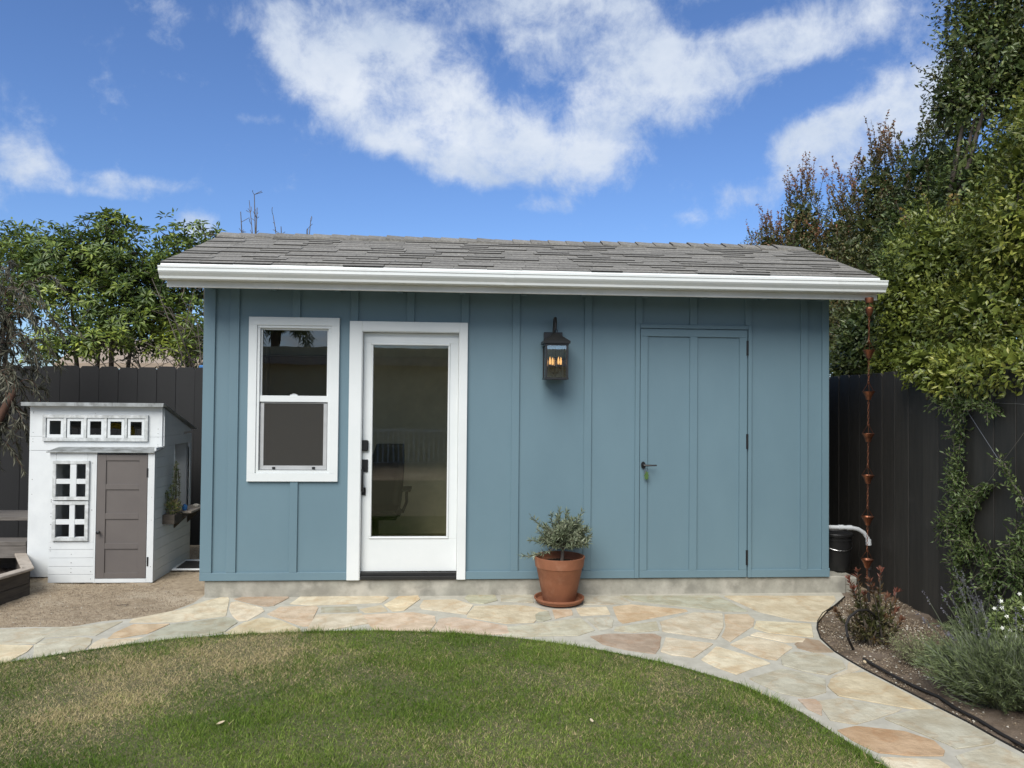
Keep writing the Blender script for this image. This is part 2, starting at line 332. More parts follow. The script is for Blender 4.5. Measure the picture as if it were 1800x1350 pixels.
class Leaves:
    """many small leaves, each four or six points folded along its midrib"""
    def __init__(s): s.V = []; s.A = []; s.hexa = False
    def add(s, P, D, L_, W_, age=0., Nn=None, droop=.15):
        P = np.asarray(P, float); n = len(P); D = unit(np.asarray(D, float))
        if Nn is None: Nn = rng.normal(size=(n, 3)) + np.array([0, 0, .9])
        S = unit(np.cross(D, Nn)); U = unit(np.cross(S, D))
        L_ = (np.zeros(n)+L_)[:, None]; W_ = (np.zeros(n)+W_)[:, None]
        mid = P+D*L_*.48
        a = mid+S*W_*.5+U*W_*.12; b = mid-S*W_*.5+U*W_*.12; tip = P+D*L_-U*L_*droop
        s.V.append(np.stack([P, a, tip, b], 1)); s.A.append(np.repeat(np.zeros(n)+age, 4))
    def build(s, name, m, parent=None, label=None, kind=None):
        V = np.concatenate(s.V).reshape(-1, 3); n = len(V)//4; i = np.arange(n)[:, None]*4
        F = np.concatenate([i+np.array([[0, 1, 2]]), i+np.array([[0, 2, 3]])])
        return npmesh(name, V, F, m, parent, kind, np.concatenate(s.A), label=label)
def sphere_dirs(n):
    return unit(rng.normal(size=(n, 3)))
def fill_ellipsoid(c, r, n, inner=.62, lump=.22):
    """points and outward directions spread through the outer shell of a lumpy ellipsoid"""
    d = sphere_dirs(n); ph = rng.uniform(0, 6.28, 6)
    lum = 1+lump*(np.sin(d[:, 0]*5.1+ph[0])*np.sin(d[:, 1]*4.7+ph[1])+.6*np.sin(d[:, 2]*7.3+ph[2])*np.sin(d[:, 0]*8.9+ph[3])+.35*np.sin(d[:, 1]*15+ph[4])*np.sin(d[:, 2]*14+ph[5]))
    rad_ = inner+(1-inner)*rng.random(n)**.6
    return np.array(c)+d*np.array(r)*(rad_*lum)[:, None], unit(d/np.array(r))

# ================================================================== SETTING
MB().box(-60, 60, -40, 90, -.6, -.19).build('ground', SAND, kind='structure')
def nz2(x, y, s, seed=0.):
    x = x*s+seed*3.1; y = y*s-seed*1.7
    return (np.sin(x*1.0+1.3*np.sin(y*.9+seed))+np.sin(y*1.17+1.1*np.sin(x*.8+2*seed))+.6*np.sin((x+y)*1.9+seed)+.5*np.sin((x-y)*2.3+2.*seed+np.sin(x*2.1))+.35*np.sin(x*4.1+y*1.3)+.35*np.sin(y*4.7-x*1.9))/2.6
def sheet(name, x0, x1, y0, y1, step, zf, m, clip=None):
    xs = np.arange(x0, x1+1e-6, step); ys = np.arange(y0, y1+1e-6, step)
    XX, YY = np.meshgrid(xs, ys); V = np.stack([XX, YY, zf(XX, YY)], -1).reshape(-1, 3)
    nx, ny = len(xs), len(ys); i = (np.arange(ny-1)[:, None]*nx+np.arange(nx-1)[None]).ravel()
    F = np.stack([i, i+1, i+nx+1, i+nx], 1)
    o = npmesh(name, V, F, m, smooth=True, kind='structure'); return o
# trodden sand to the left, loose soil in the bed to the right
sheet('sand_ground', -7, .06, -3.2, 2.6, .03, lambda x, y: -.152+.007*nz2(x, y, 2.2)+.004*nz2(x, y, 9, 3)+.0025*rng.normal(size=x.shape)+.012*np.clip(y-.2, 0, 1), SAND)
sheet('bed_soil', 3.6, 6.4, -4.4, .1, .03, lambda x, y: -.166+.010*nz2(x, y, 2.5, 5)+.006*nz2(x, y, 8, 2)+.004*rng.normal(size=x.shape)+.03*np.clip(x-4.9, 0, 1), BEDS)
def RP(X_, Y_): return (900+X_/2, 1000+Y_/2)
def LP_(X_, Y_): return (X_/2, 1000+Y_/2)
OUT_L = [(-300, 1122), (0, 1104), (60, 1102), (125, 1102), (180, 1092), (235, 1087), (300, 1075), (340, 1060), (357, 1048), (362, 1044)]
BED = [(1484, 1049), (1467, 1064), (1445, 1078), (1436, 1092), (1435, 1105), (1441, 1122), (1465, 1145), (1492, 1162), (1520, 1178), (1590, 1214), (1650, 1245), (1700, 1270), (1750, 1298), (1800, 1325), (1900, 1382), (2050, 1470)]
path_poly = [Z(*p, -.142) for p in OUT_L] + [np.array([.03, .16, -.142]), np.array([5.5, .16, -.142])] + [Z(*p, -.142) for p in BED] + [np.array([4.9, -5.5, -.142]), np.array([4., -8, -.142]), np.array([-3, -8, -.142]), np.array([-4.5, -3, -.142])]
MB().prism([(p[0], p[1], -.22) for p in path_poly], (0, 0, .078)).build('path_bed', MORTAR, kind='structure')
path = bpy.data.objects["path_bed"]; path.name = "path"
LAWN = [(-.683, -1.543), (-.25, -1.29), (.173, -1.094), (.6, -1.0), (1.1, -.955), (1.597, -.954), (2.1, -1.03), (2.6, -1.19), (3.044, -1.425), (3.45, -1.72), (3.767, -2.071), (3.95, -2.5), (4.068, -3.129), (4.1, -4.2), (3.8, -6), (3, -9), (-2.6, -9), (-3.2, -6), (-3., -4.2), (-2.3, -2.9), (-1.5, -2.05), (-1.1, -1.78)]
THATCH = mat('lawn_thatch', (.060, .070, .026), (.15, .125, .068), rough=.98, scale=40, bump=.8, bscale=90, bdist=.01)
MB().prism([(x, y, -.2) for x, y in LAWN], (0, 0, .066)).build('lawn', THATCH, kind='structure')

# flagstones, each its own slab a few millimetres proud of the mortar
CRM, ORG, GRY, GRN, BRN, PNK, SND = (.58, .525, .405), (.56, .445, .315), (.475, .46, .39), (.40, .40, .325), (.375, .30, .23), (.54, .445, .35), (.57, .505, .38)
ST = [
 ('L', GRY, [(-120, 214), (0, 211), (130, 207), (152, 240), (123, 260), (-100, 262)]), ('L', CRM, [(-100, 268), (0, 266), (114, 268), (93, 290), (30, 325), (-60, 345)]),
 ('L', GRY, [(137, 207), (255, 202), (430, 183), (335, 232), (300, 230), (155, 238)]), ('L', GRY, [(125, 266), (165, 246), (290, 239), (322, 245), (316, 262), (290, 290), (200, 312), (120, 312)]),
 ('L', CRM, [(304, 290), (330, 258), (362, 242), (400, 247), (510, 238), (440, 262), (390, 282)]), ('L', ORG, [(402, 224), (470, 194), (596, 192), (520, 225), (440, 238), (380, 243)]),
 ('L', CRM, [(462, 185), (474, 173), (640, 140), (720, 112), (798, 94), (802, 104), (792, 163), (620, 184)]), ('L', GRN, [(604, 194), (790, 170), (822, 178), (830, 188), (785, 220), (640, 242), (450, 262), (525, 233)]),
 ('L', SND, [(812, 118), (832, 113), (920, 135), (928, 146), (872, 178), (842, 181), (820, 164), (807, 140)]), ('L', BRN, [(824, 105), (870, 93), (1008, 91), (1013, 100), (962, 127), (930, 130), (880, 119)]),
 ('L', CRM, [(1024, 121), (1060, 96), (1350, 93), (1362, 100), (1338, 117), (1100, 126)]), ('L', PNK, [(942, 158), (987, 133), (1110, 130), (1117, 136), (1090, 198), (1062, 199), (1000, 177)]),
 ('L', SND, [(796, 222), (860, 187), (922, 170), (990, 181), (1056, 212), (1045, 232), (900, 236)]), ('L', GRN, [(1132, 133), (1252, 131), (1258, 149), (1130, 151)]),
 ('L', CRM, [(1266, 140), (1340, 126), (1362, 147), (1285, 153)]), ('L', SND, [(1352, 125), (1402, 96), (1468, 93), (1476, 105), (1420, 144), (1382, 147)]),
 ('L', CRM, [(1478, 130), (1492, 109), (1600, 106), (1661, 125), (1638, 158), (1484, 139)]), ('L', GRN, [(1634, 101), (1652, 89), (1738, 89), (1747, 109), (1700, 121), (1655, 117)]),
 ('L', SND, [(1672, 130), (1810, 126), (1875, 133), (1920, 146), (1890, 166), (1875, 186), (1780, 190), (1646, 168), (1654, 150)]), ('L', CRM, [(1082, 212), (1112, 161), (1268, 157), (1292, 190), (1210, 204), (1104, 224)]),
 ('L', PNK, [(1279, 161), (1450, 152), (1526, 165), (1530, 188), (1500, 222), (1340, 224), (1305, 198)]), ('L', PNK, [(1520, 224), (1547, 176), (1600, 170), (1778, 200), (1786, 226), (1560, 232)]),
 ('L', GRY, [(1762, 90), (1872, 90), (1874, 118), (1762, 112)]),
 ('R', GRN, [(82, 160), (95, 152), (128, 148), (138, 175), (108, 183), (86, 180)]), ('R', ORG, [(142, 142), (208, 142), (213, 160), (152, 173)]), ('R', SND, [(226, 136), (330, 131), (345, 158), (242, 163)]),
 ('R', GRY, [(252, 96), (378, 96), (418, 118), (340, 124), (252, 124)]), ('R', ORG, [(357, 132), (420, 124), (605, 141), (614, 148), (392, 189), (377, 178)]),
 ('R', GRN, [(384, 94), (718, 94), (824, 147), (740, 147), (540, 124), (434, 111)]), ('R', SND, [(750, 94), (1128, 94), (1134, 106), (1072, 183), (1000, 178), (872, 149)]),
 ('R', GRY, [(-30, 206), (120, 187), (238, 172), (286, 214), (230, 232), (100, 234), (-30, 240)]), ('R', GRY, [(262, 172), (340, 167), (356, 176), (352, 204), (308, 213)]),
 ('R', GRY, [(366, 204), (506, 184), (512, 204), (516, 214), (430, 222), (362, 216)]), ('R', BRN, [(278, 236), (340, 227), (500, 227), (522, 237), (516, 274), (500, 296), (400, 282), (320, 262)]),
 ('R', CRM, [(524, 185), (640, 153), (736, 157), (741, 200), (716, 244), (532, 217)]), ('R', PNK, [(748, 159), (828, 159), (851, 176), (846, 200), (768, 253), (738, 235), (752, 200)]),
 ('R', CRM, [(862, 182), (1048, 192), (1056, 238), (900, 222), (853, 207)]), ('R', SND, [(770, 264), (832, 236), (960, 262), (984, 274), (928, 318), (880, 309)]),
 ('R', SND, [(864, 222), (1030, 244), (1020, 256), (960, 256), (840, 232)]), ('R', BRN, [(994, 262), (1030, 242), (1080, 251), (1130, 290), (1060, 291), (1004, 275)]),
 ('R', CRM, [(542, 241), (706, 262), (636, 309), (560, 300), (524, 288)]), ('R', CRM, [(668, 318), (720, 272), (878, 318), (905, 330), (840, 349), (790, 368), (720, 344)]),
 ('R', GRY, [(948, 309), (990, 292), (1080, 297), (1158, 321), (1171, 345), (1110, 370), (1022, 356), (954, 335)]), ('R', GRY, [(838, 384), (950, 351), (1030, 366), (1098, 386), (1101, 430), (1030, 449), (940, 432)]),
 ('R', SND, [(1124, 386), (1190, 367), (1240, 363), (1478, 486), (1400, 488), (1150, 443), (1113, 410)]), ('R', GRY, [(1080, 463), (1150, 454), (1366, 490), (1338, 504), (1210, 543), (1120, 528)]),
 ('R', GRY, [(1404, 499), (1500, 493), (1694, 595), (1686, 609), (1560, 628), (1520, 608), (1314, 525)]), ('R', (.50, .36, .25), [(1150, 566), (1212, 552), (1380, 570), (1480, 602), (1516, 635), (1511, 653), (1400, 653), (1290, 643), (1200, 600)]),
 ('R', GRY, [(1562, 655), (1700, 614), (1800, 664), (1900, 720), (1620, 730)]), ('R', CRM, [(1296, 660), (1500, 670), (1560, 712), (1560, 760), (1400, 760)]),
 ('R', CRM, [(1184, 326), (1226, 350), (1198, 360), (1126, 376), (1180, 350)]), ('R', PNK, [(1005, 456), (1068, 457), (1090, 480), (1088, 512), (1040, 490)]),
 ('R', SND, [(1600, 760), (1930, 745), (2100, 850), (1800, 900)]), ('L', SND, [(-420, 236), (-140, 222), (-125, 262), (-300, 330), (-480, 330)]),
]
def smooth_poly(P, z, jit):
    # walk the outline, rounding the corners and roughening the edge a little
    out = []; n = len(P)
    for i in range(n):
        a, b, c = P[i-1], P[i], P[(i+1) % n]
        out += [(a+b)*.5, b+(a-b)*.06]
        q = b+(a+c-2*b)*.010; out.append(q); out.append(b+(c-b)*.06)
    m_ = len(out); res = []
    for i, p in enumerate(out):
        j = min(jit, .12*min(np.linalg.norm(p-out[i-1]), np.linalg.norm(p-out[(i+1) % m_]))); res.append(np.array([p[0]+rnd.uniform(-j, j), p[1]+rnd.uniform(-j, j), z]))
    out = res
    return out
for si_, (side, c, pts) in enumerate(ST):
    W_ = [Z(*(LP_(*p) if side == 'L' else RP(*p)), -.136) for p in pts]
    z = -.1425; th = .0036+((si_*37) % 71)*.00005
    cen = sum(W_)/len(W_)
    W_ = [cen+(p-cen)*1.036 for p in W_]
    o = MB().prism(smooth_poly(W_, z, .004), (0, 0, th)).build('flagstone', STONE, path, bevel=.0018)
    k = rnd.uniform(.90, 1.1); o.color = (c[0]*k, c[1]*k, c[2]*k*rnd.uniform(.94, 1.04), 1)

# grass: single blades, greener or drier from place to place
def in_poly(x, y, poly):
    ins = np.zeros(x.shape, bool); n = len(poly)
    for i in range(n):
        x0, y0 = poly[i]; x1, y1 = poly[(i+1) % n]
        if y0 == y1: continue
        c = ((y0 > y) != (y1 > y)) & (x < (x1-x0)*(y-y0)/(y1-y0)+x0); ins ^= c
    return ins
def poly_dist(x, y, poly):
    d = np.full(x.shape, 9.)
    for i in range(len(poly)):
        a = np.array(poly[i]); b = np.array(poly[(i+1) % len(poly)]); ab = b-a; t = np.clip(((x-a[0])*ab[0]+(y-a[1])*ab[1])/(ab@ab), 0, 1)
        d = np.minimum(d, np.hypot(x-a[0]-t*ab[0], y-a[1]-t*ab[1]))
    return d
def smooth_curve(P, k=3):
    for _ in range(k):
        Q = []
        for i in range(len(P)):
            a = np.array(P[i]); b = np.array(P[(i+1) % len(P)]); Q += [a*.75+b*.25, a*.25+b*.75]
        P = Q
    return P
LS = [tuple(p) for p in smooth_curve([np.array(p) for p in LAWN], 2)]
n = 1000000
gx = rng.uniform(-2.9, 4.3, n); gy_ = -.9-3.3*rng.random(n)
k = in_poly(gx, gy_, LS); gx, gy_ = gx[k], gy_[k]; n = len(gx)
edge = poly_dist(gx, gy_, LS)
dry = .22+.24*nz2(gx, gy_, 1.3, 1.)+.20*nz2(gx, gy_, 4.5, 4.)+.16*nz2(gx, gy_, 13, 7.)
for (px, py, r, w) in ((430, 1150, .32, .55), (150, 1200, .46, .52), (215, 1240, .24, .55), (480, 1128, .25, .3), (30, 1290, .3, .25), (1560, 1400, .2, .1), (620, 1160, .3, .12), (1180, 1205, .13, .4), (650, 1290, .5, -.16), (1080, 1310, .35, -.18), (450, 1330, .4, -.12)):
    q = Z(px, py, -.12); dry += w*np.exp(-((gx-q[0])**2+((gy_-q[1])*.8)**2)/(2*r*r)*1.3)
dry = np.where(edge < .10, dry-.5*(1-edge/.10), dry)
isdry = (rng.random(n) < np.clip(dry*.95, .03, .93)).astype(float)
age = np.clip(isdry*rng.uniform(.55, 1., n), 0, 1)
hgt = rng.uniform(.007, .016, n)*(1+.55*np.clip(nz2(gx, gy_, 7, 2.), -.6, 1))*(1+.5*(edge < .05))*(1-.25*isdry)
ang = rng.uniform(0, 6.283, n); lean = np.abs(rng.normal(0, .8, n))+.3+.6*isdry+.9*(rng.random(n) < .10)
dx = np.cos(ang)*lean; dy = np.sin(ang)*lean; nn = np.sqrt(dx*dx+dy*dy+1)
big = rng.random(n) < .10; hgt = np.where(big, hgt*1.4+.006, hgt); wd = np.where(big, .0042, rng.uniform(.0016, .0030, n)); wa = ang+rng.uniform(-1.3, 1.3, n)+1.57
base = np.stack([gx, gy_, np.full(n, -.135)], 1); sv_ = np.stack([np.cos(wa)*wd*.5, np.sin(wa)*wd*.5, np.zeros(n)], 1)
tip = base+np.stack([dx, dy, np.ones(n)], 1)/nn[:, None]*(hgt*1.45)[:, None]
V = np.stack([base-sv_, base+sv_, tip], 1).reshape(-1, 3)
GRASS = leafmat('grass_blades', [(0.027, 0.072, 0.006), (0.074, 0.140, 0.013), (0.148, 0.227, 0.028), (0.443, 0.518, 0.133)], young=(.60, .47, .26), rough=.55, trans=.25, vscale=.9, spec=.25)
g = npmesh('grass', V, np.arange(3*n).reshape(-1, 3), GRASS, kind='stuff', age=np.repeat(age, 3))
tag(g, 'mown green lawn grass with straw coloured dry patches', 'grass')
del V, base, tip, sv_

def chips(name, xs, ys, zf, smin, smax, m, label, cat):
    n = len(xs); s = rng.uniform(smin, smax, n)[:, None]
    T = np.array([[1, 0, 0], [-.5, .9, 0], [-.5, -.9, 0], [.1, .1, .75], [0, 0, -.6]], float)
    a = rng.uniform(0, 6.28, n); ca, sa = np.cos(a), np.sin(a)
    V = np.zeros((n, 5, 3)); J = rng.uniform(.6, 1.4, (n, 5, 1))
    for j in range(5):
        x, y, z = T[j]; V[:, j, 0] = (ca*x-sa*y*.7); V[:, j, 1] = (sa*x+ca*y*.7); V[:, j, 2] = z*.6
    V = V*J*s[:, None]; V[:, :, 0] += xs[:, None]; V[:, :, 1] += ys[:, None]; V[:, :, 2] += zf(xs, ys)[:, None]
    F = np.array([[0, 1, 3], [1, 2, 3], [2, 0, 3], [1, 0, 4], [2, 1, 4], [0, 2, 4]])
    F = (np.arange(n)[:, None, None]*5+F).reshape(-1, 3)
    return tag(npmesh(name, V.reshape(-1, 3), F, m, kind='stuff'), label, cat)
PEB = leafmat('pebble_colours', [(.08, .06, .04), (.20, .15, .10), (.34, .27, .185), (.60, .52, .40)], rough=.9, trans=0., vscale=5)
PEBW = leafmat('pale_chip_colours', [(.30, .26, .20), (.5, .46, .38), (.66, .62, .54)], rough=.9, trans=0., vscale=5)
BEDW = [(p[0], p[1]) for p in (Z(*q, -.15) for q in BED)]
bedpoly = BEDW + [(5.5, -4.6), (5.72, -1.8), (5.84, 0.05)]
xs = rng.uniform(3.9, 6, 60000); ys = rng.uniform(-4.2, .05, 60000); k = in_poly(xs, ys, bedpoly) & (poly_dist(xs, ys, bedpoly) > .015)
chips('bed_grit', xs[k], ys[k], lambda x, y: -.162+.03*np.clip(x-4.9, 0, 1), .0025, .008, PEB, 'brown grit and small stones over the planting bed', 'gravel')
xs = rng.uniform(3.9, 6, 2600); ys = rng.uniform(-4.2, .05, 2600); k = in_poly(xs, ys, bedpoly) & (poly_dist(xs, ys, bedpoly) > .03)
chips('pale_chips', xs[k], ys[k], lambda x, y: -.158+.03*np.clip(x-4.9, 0, 1), .004, .013, PEBW, 'pale stone chips strewn on the planting bed', 'gravel')
outl = [(p[0], p[1]) for p in (Z(*q, -.15) for q in OUT_L)]
sandpoly = outl + [(.0, .5), (.0, 2.2), (-4.2, 2.2), (-4.5, -1)]
xs = rng.uniform(-4.5, .1, 90000); ys = rng.uniform(-1.5, 2.2, 90000); k = in_poly(xs, ys, sandpoly) & (poly_dist(xs, ys, sandpoly) > .01)
chips('sand_grit', xs[k], ys[k], lambda x, y: -.150+.012*np.clip(y-.2, 0, 1), .002, .006, PEB, 'coarse sandy grit in front of the playhouse', 'gravel')
xs = rng.uniform(-3.5, .1, 900); ys = rng.uniform(-1.5, 2., 900); k = in_poly(xs, ys, sandpoly) & (poly_dist(xs, ys, sandpoly) > .02)
chips('sand_chips', xs[k], ys[k], lambda x, y: -.148+.012*np.clip(y-.2, 0, 1), .003, .009, PEBW, 'pale chips scattered on the sandy ground', 'gravel')

# ================================================================== SHED
T0, T1 = 0.0, .019            # trim face, panel face
WX1 = 5.336; ZT = 2.50; DEP = 2.22
shed = thing('garden_shed', 'blue board and batten garden shed with white gutter and grey shingle roof', 'shed', (0, 0, 0))
def bx(x0, x1, y0, y1, z0, z1): return MB().box(x0, x1, y0, y1, z0, z1)
# window and door openings
wo_ = dict(x0=.368, x1=1.110, z0=.818, z1=2.183); do_ = dict(x0=1.195, x1=2.181, z0=0, z1=2.16); ud = dict(x0=3.668, x1=4.609, z0=0, z1=2.137)
BR = [.288, .784, 1.262, 1.730, 2.189, 2.624, 3.243, 3.683, 4.161, 4.645, 5.147]; BW = .064
# siding panels between batten centres, cut round the openings
def panel(x0, x1, z0=0., z1=ZT): bx(x0, x1, T1, T1+.016, z0, z1).build('siding_panel', BLUE, shed)
cuts = [.0] + [b-BW/2 for b in BR] + [WX1]
for a, b in zip(cuts[:-1], cuts[1:]):
    a += .0005; b -= .0005
    segs = []
    for o_ in (wo_, do_, ud):
        lo, hi = max(a, o_['x0']+.03), min(b, o_['x1']-.03)
        if lo < hi-.002: segs.append((lo, hi, o_))
    x = a
    for lo, hi, o_ in segs:
        if lo > x+.002: panel(x, lo)
        if o_['z0'] > 0: panel(lo, hi, 0, o_['z0']+.03)
        panel(lo, hi, o_['z1']-.03)
        x = hi
    if b > x+.002: panel(x, b)
def batten(x0, x1, z0, z1, y0=T0, name='batten'): bx(x0, x1, y0, T1-.0002, z0, z1).build(name, BLUE, shed, bevel=.0022)
batten(0, .094, .066, ZT, name='corner_trim'); batten(5.276, WX1, .066, ZT, name='corner_trim')
zr = .066
batten(.210, .288, zr, ZT, .003)
for i, r in enumerate(BR[1:], 1):
    l = r-BW
    if i == 1: batten(l, r, zr, wo_['z0'], .003); batten(l, r, wo_['z1'], ZT, .003)
    elif i in (3,): batten(l, r, do_['z1'], ZT, .003)
    elif i == 2: batten(l, r, do_['z1'], ZT, .003)
    elif i == 4: batten(l, r, do_['z1'], ZT, .003)
    elif i == 7: batten(3.622, 3.683, ud['z1']+.039, ZT, .003); batten(3.622, 3.660, 0, ud['z1']+.039, -.001)
    elif i == 8: batten(l, r, ud['z1']+.039, ZT, .003)
    elif i == 9: batten(4.587, r, ud['z1']+.039, ZT, .003); batten(4.613, r, 0, ud['z1']+.039, -.001)
    else: batten(l, r, zr, ZT, .003)
batten(0, do_['x0'], 0, .0655, .0, 'bottom_trim'); batten(do_['x1'], 3.6215, 0, .0655, .0, 'bottom_trim'); batten(4.6455, WX1, 0, .0655, .0, 'bottom_trim')
batten(3.6605, 4.6125, ud['z1']+.004, ud['z1']+.0385, .0, 'header_trim')
bx(WX1-.012, WX1+.006, -.004, .03, 0, .075).build('corner_block', BLUE, shed, bevel=.002)
# side and back walls, the left one split round an added opening
for ya, yb, za, zb_3 in ((T1+.0165, .20, 0, 2.56), (2.0, DEP, 0, 2.56), (.2005, 1.9995, 0, .70), (.2005, 1.9995, 2.35, 2.56)):
    MB().box(.004, .018, ya, yb, za, zb_3).build('side_wall', BLUE, shed)
sidew = MB().box(.019, .03, .14, .20, .64, 2.41).box(.019, .03, 2.0, 2.06, .64, 2.41).box(.019, .03, .2002, 1.9998, .64, .70).box(.019, .03, .2002, 1.9998, 2.35, 2.41).build('added_side_window', WHITE, shed)  # unseen window, added to let daylight in and brighten the room
MB().box(.009, .012, .2005, 1.9995, .7005, 2.3495).build('pane', glassmat('added_side_glass', (.93, .94, .92), 1.0), sidew)
MB().box(WX1-.018, WX1-.004, T1+.0165, DEP, 0, 2.56).build('side_wall', BLUE, shed)
for x in (.004, WX1-.018):
    MB().prism([(x, .03, 2.56), (x, DEP, 2.56), (x, .9, 2.94)], (.014, 0, 0)).build('gable_panel', BLUE, shed)
MB().box(.004, WX1-.004, DEP, DEP+.016, 0, 2.56).build('back_wall', BLUE, shed)
for yb in (.45, .85, 1.25, 1.65, 2.05):
    for x0, x1 in ((-.015, .0035), (WX1-.0035, WX1+.015)): pass
# foundation
fd = MB(); fd.box(.035, 5.50, .0235, DEP+.1, -.2, -.002).build('foundation', CONC, shed, bevel=.006)
MB().box(5.5005, 5.62, .05, 1.4, -.2, -.016).build('foundation_step', CONC, shed, bevel=.012)
# eaves: soffit, fascia, gutter
RY0, RZ0, RY1, RZ1 = -.405, 2.548, .895, 3.043
sl = (RZ1-RZ0)/(RY1-RY0)
MB().box(-.16, 5.555, -.385, -.365, 2.364, 2.52).build('fascia', FASCIA, shed, bevel=.002)
MB().box(-.15, 5.545, -.3645, .02, 2.49, 2.505).build('soffit', FASCIA, shed)
for i in range(11):
    x = .03+i*.52; MB().box(x, x+.045, -.3640, .0188, 2.40, 2.4895).build('rafter_tail', BLUE, shed)
GX0, GX1 = -.184, 5.580
prof = [(-.3855, 2.508), (-.3855, 2.416), (-.46, 2.416), (-.466, 2.421), (-.470, 2.438), (-.492, 2.462), (-.500, 2.474), (-.500, 2.498), (-.506, 2.501), (-.506, 2.512), (-.490, 2.512), (-.490, 2.506), (-.486, 2.474), (-.462, 2.442), (-.455, 2.423), (-.391, 2.423), (-.391, 2.508)]
gut = MB().prism([(GX0, y, z) for y, z in prof], (GX1-GX0, 0, 0)).build('gutter', GUTTER, shed)
for x in (GX0-.002, GX1):
    MB().prism([(x, y, z) for y, z in prof[:10]], (.002, 0, 0)).build('end_cap', GUTTER, gut)
for px in (888,):
    x = Y(px, 490, -.5)[0]
    MB().prism([(x, y-.002 if y < -.39 else y, z-.0015) for y, z in prof[:9]], (.075, 0, 0)).build('seam_band', GUTTER, gut)
# outlet under the right end
# roof deck and shingles
def rp(x, s, up=0.):   # point on the front slope: s metres up from the eave, up = normal offset
    c = 1/math.hypot(1, sl); return (x, RY0+s*c-up*sl*c, RZ0+s*sl*c+up*c)
SL = math.hypot(RY1-RY0, RZ1-RZ0)
XE0, XE1 = -.200, 5.565; XR0, XR1 = -.13, 5.50
roof = MB()
q0, q1, q2, q3 = rp(XE0+.01, .01, -.022), rp(XE1-.01, .01, -.022), rp(XR1-.005, SL, -.022), rp(XR0+.005, SL, -.022)
roof.prism([q0, q1, q2, q3], (0, -sl*.015, .015))
b0 = [(XR0+.005, RY1, RZ1-.024), (XR1-.005, RY1, RZ1-.024), (XE1-.01, DEP+.3, RZ1-.02-(DEP+.3-RY1)*sl), (XE0+.01, DEP+.3, RZ1-.02-(DEP+.3-RY1)*sl)]
roof.prism(b0, (0, 0, .022))
roof = roof.build('roof', SHING, shed)
# drip edge flashing
MB().prism([(XE0, -.40, 2.513), (XE0, -.412, 2.530), (XE0, -.405, 2.547), (XE0, -.36, 2.560), (XE0, -.36, 2.545)], (XE1-XE0, 0, 0)).build('drip_edge', GUTTER, shed)
# bargeboards on the rakes
for x0, x1 in ((-.150, -.132), (5.527, 5.545)):
    MB().prism([(x0, RY0+.05, RZ0-.135), (x0, RY0+.05, RZ0-.03), (x0, RY1, RZ1-.04), (x0, RY1, RZ1-.145)], (x1-x0, 0, 0)).build('bargeboard', FASCIA, shed)
# shingles: three tab widths share their meshes
ns = 14; EXP = SL/ns; c_ = 1/math.hypot(1, sl)
tabm = {}
for wk in (.23, .26, .29, .32):
    for th in (.006, .013):
        mb = MB(); h = EXP+.035
        A = [(0, 0, 0), (wk-.004, 0, 0), (wk-.004, h, 0), (0, h, 0)]
        # local frame: x along the eave, s up the slope
        def loc(x, s, u): return (x, s*c_-u*sl*c_, s*sl*c_+u*c_)
        mb.v = [loc(0, 0, 0), loc(wk-.004, 0, 0), loc(wk-.004, h, 0), loc(0, h, 0), loc(0, .001, th), loc(wk-.004, -.001, th), loc(wk-.004, h, .003), loc(0, h, .003)]
        mb.f = [(3, 2, 1, 0), (4, 5, 6, 7), (0, 1, 5, 4), (1, 2, 6, 5), (2, 3, 7, 6), (3, 0, 4, 7)]
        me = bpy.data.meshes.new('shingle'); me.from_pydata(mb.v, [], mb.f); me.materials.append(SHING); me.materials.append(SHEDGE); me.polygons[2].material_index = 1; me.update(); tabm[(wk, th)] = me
cnt = 0
for r in range(ns):
    s = r*EXP; t = s/SL; xa = XE0+(XR0-XE0)*t; xb = XE1+(XR1-XE1)*t; x = xa
    seq = [0]
    while x < xb-.03:
        wk = rnd.choice((.26, .29, .29, .32))
        if x+wk > xb+.02:
            wk = min((k for k in (.23, .26, .29, .32)), key=lambda k: abs(k-(xb-x)))
            x = xb-wk
        th = rnd.choice((.006, .013)); p = rp(x, s+rnd.uniform(-.0015, .0015)+(0 if th < .008 else -.004), .0+.0005*(r % 2)-.002)
        add_mesh('shingle', tabm[(wk, th)], None, roof, loc=p); cnt += 1; x += wk
print('shingles', cnt)
capm = []
for v in range(3):
    hw = .14; th = .013; Lc = .30
    mb = MB(); y0 = -hw; z0 = -hw*sl
    lift = .019+.004*v
    pts0 = [(0, y0, z0+lift), (0, 0, lift+.004), (0, -y0, z0+lift)]; pts1 = [(Lc, y0, z0+.004), (Lc, 0, .008), (Lc, -y0, z0+.004)]
    mb.v = pts0+[(a, b, c-th) for a, b, c in pts0]+pts1+[(a, b, c-th) for a, b, c in pts1]
    mb.f = [(0, 1, 7, 6), (1, 2, 8, 7), (0, 3, 4, 1), (1, 4, 5, 2), (3, 9, 10, 4), (4, 10, 11, 5), (0, 6, 9, 3), (2, 5, 11, 8), (6, 7, 10, 9), (7, 8, 11, 10)]
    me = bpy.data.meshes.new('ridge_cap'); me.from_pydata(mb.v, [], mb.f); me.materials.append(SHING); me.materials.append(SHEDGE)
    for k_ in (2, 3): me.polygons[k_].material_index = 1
    me.update(); capm.append(me)
x = XR0-.01
while x < XR1-.1:
    add_mesh('ridge_cap', rnd.choice(capm), None, roof, loc=(min(x, XR1-.3), RY1-.003*rnd.random(), RZ1+.002+.004*math.sin(x*1.7))); x += .172

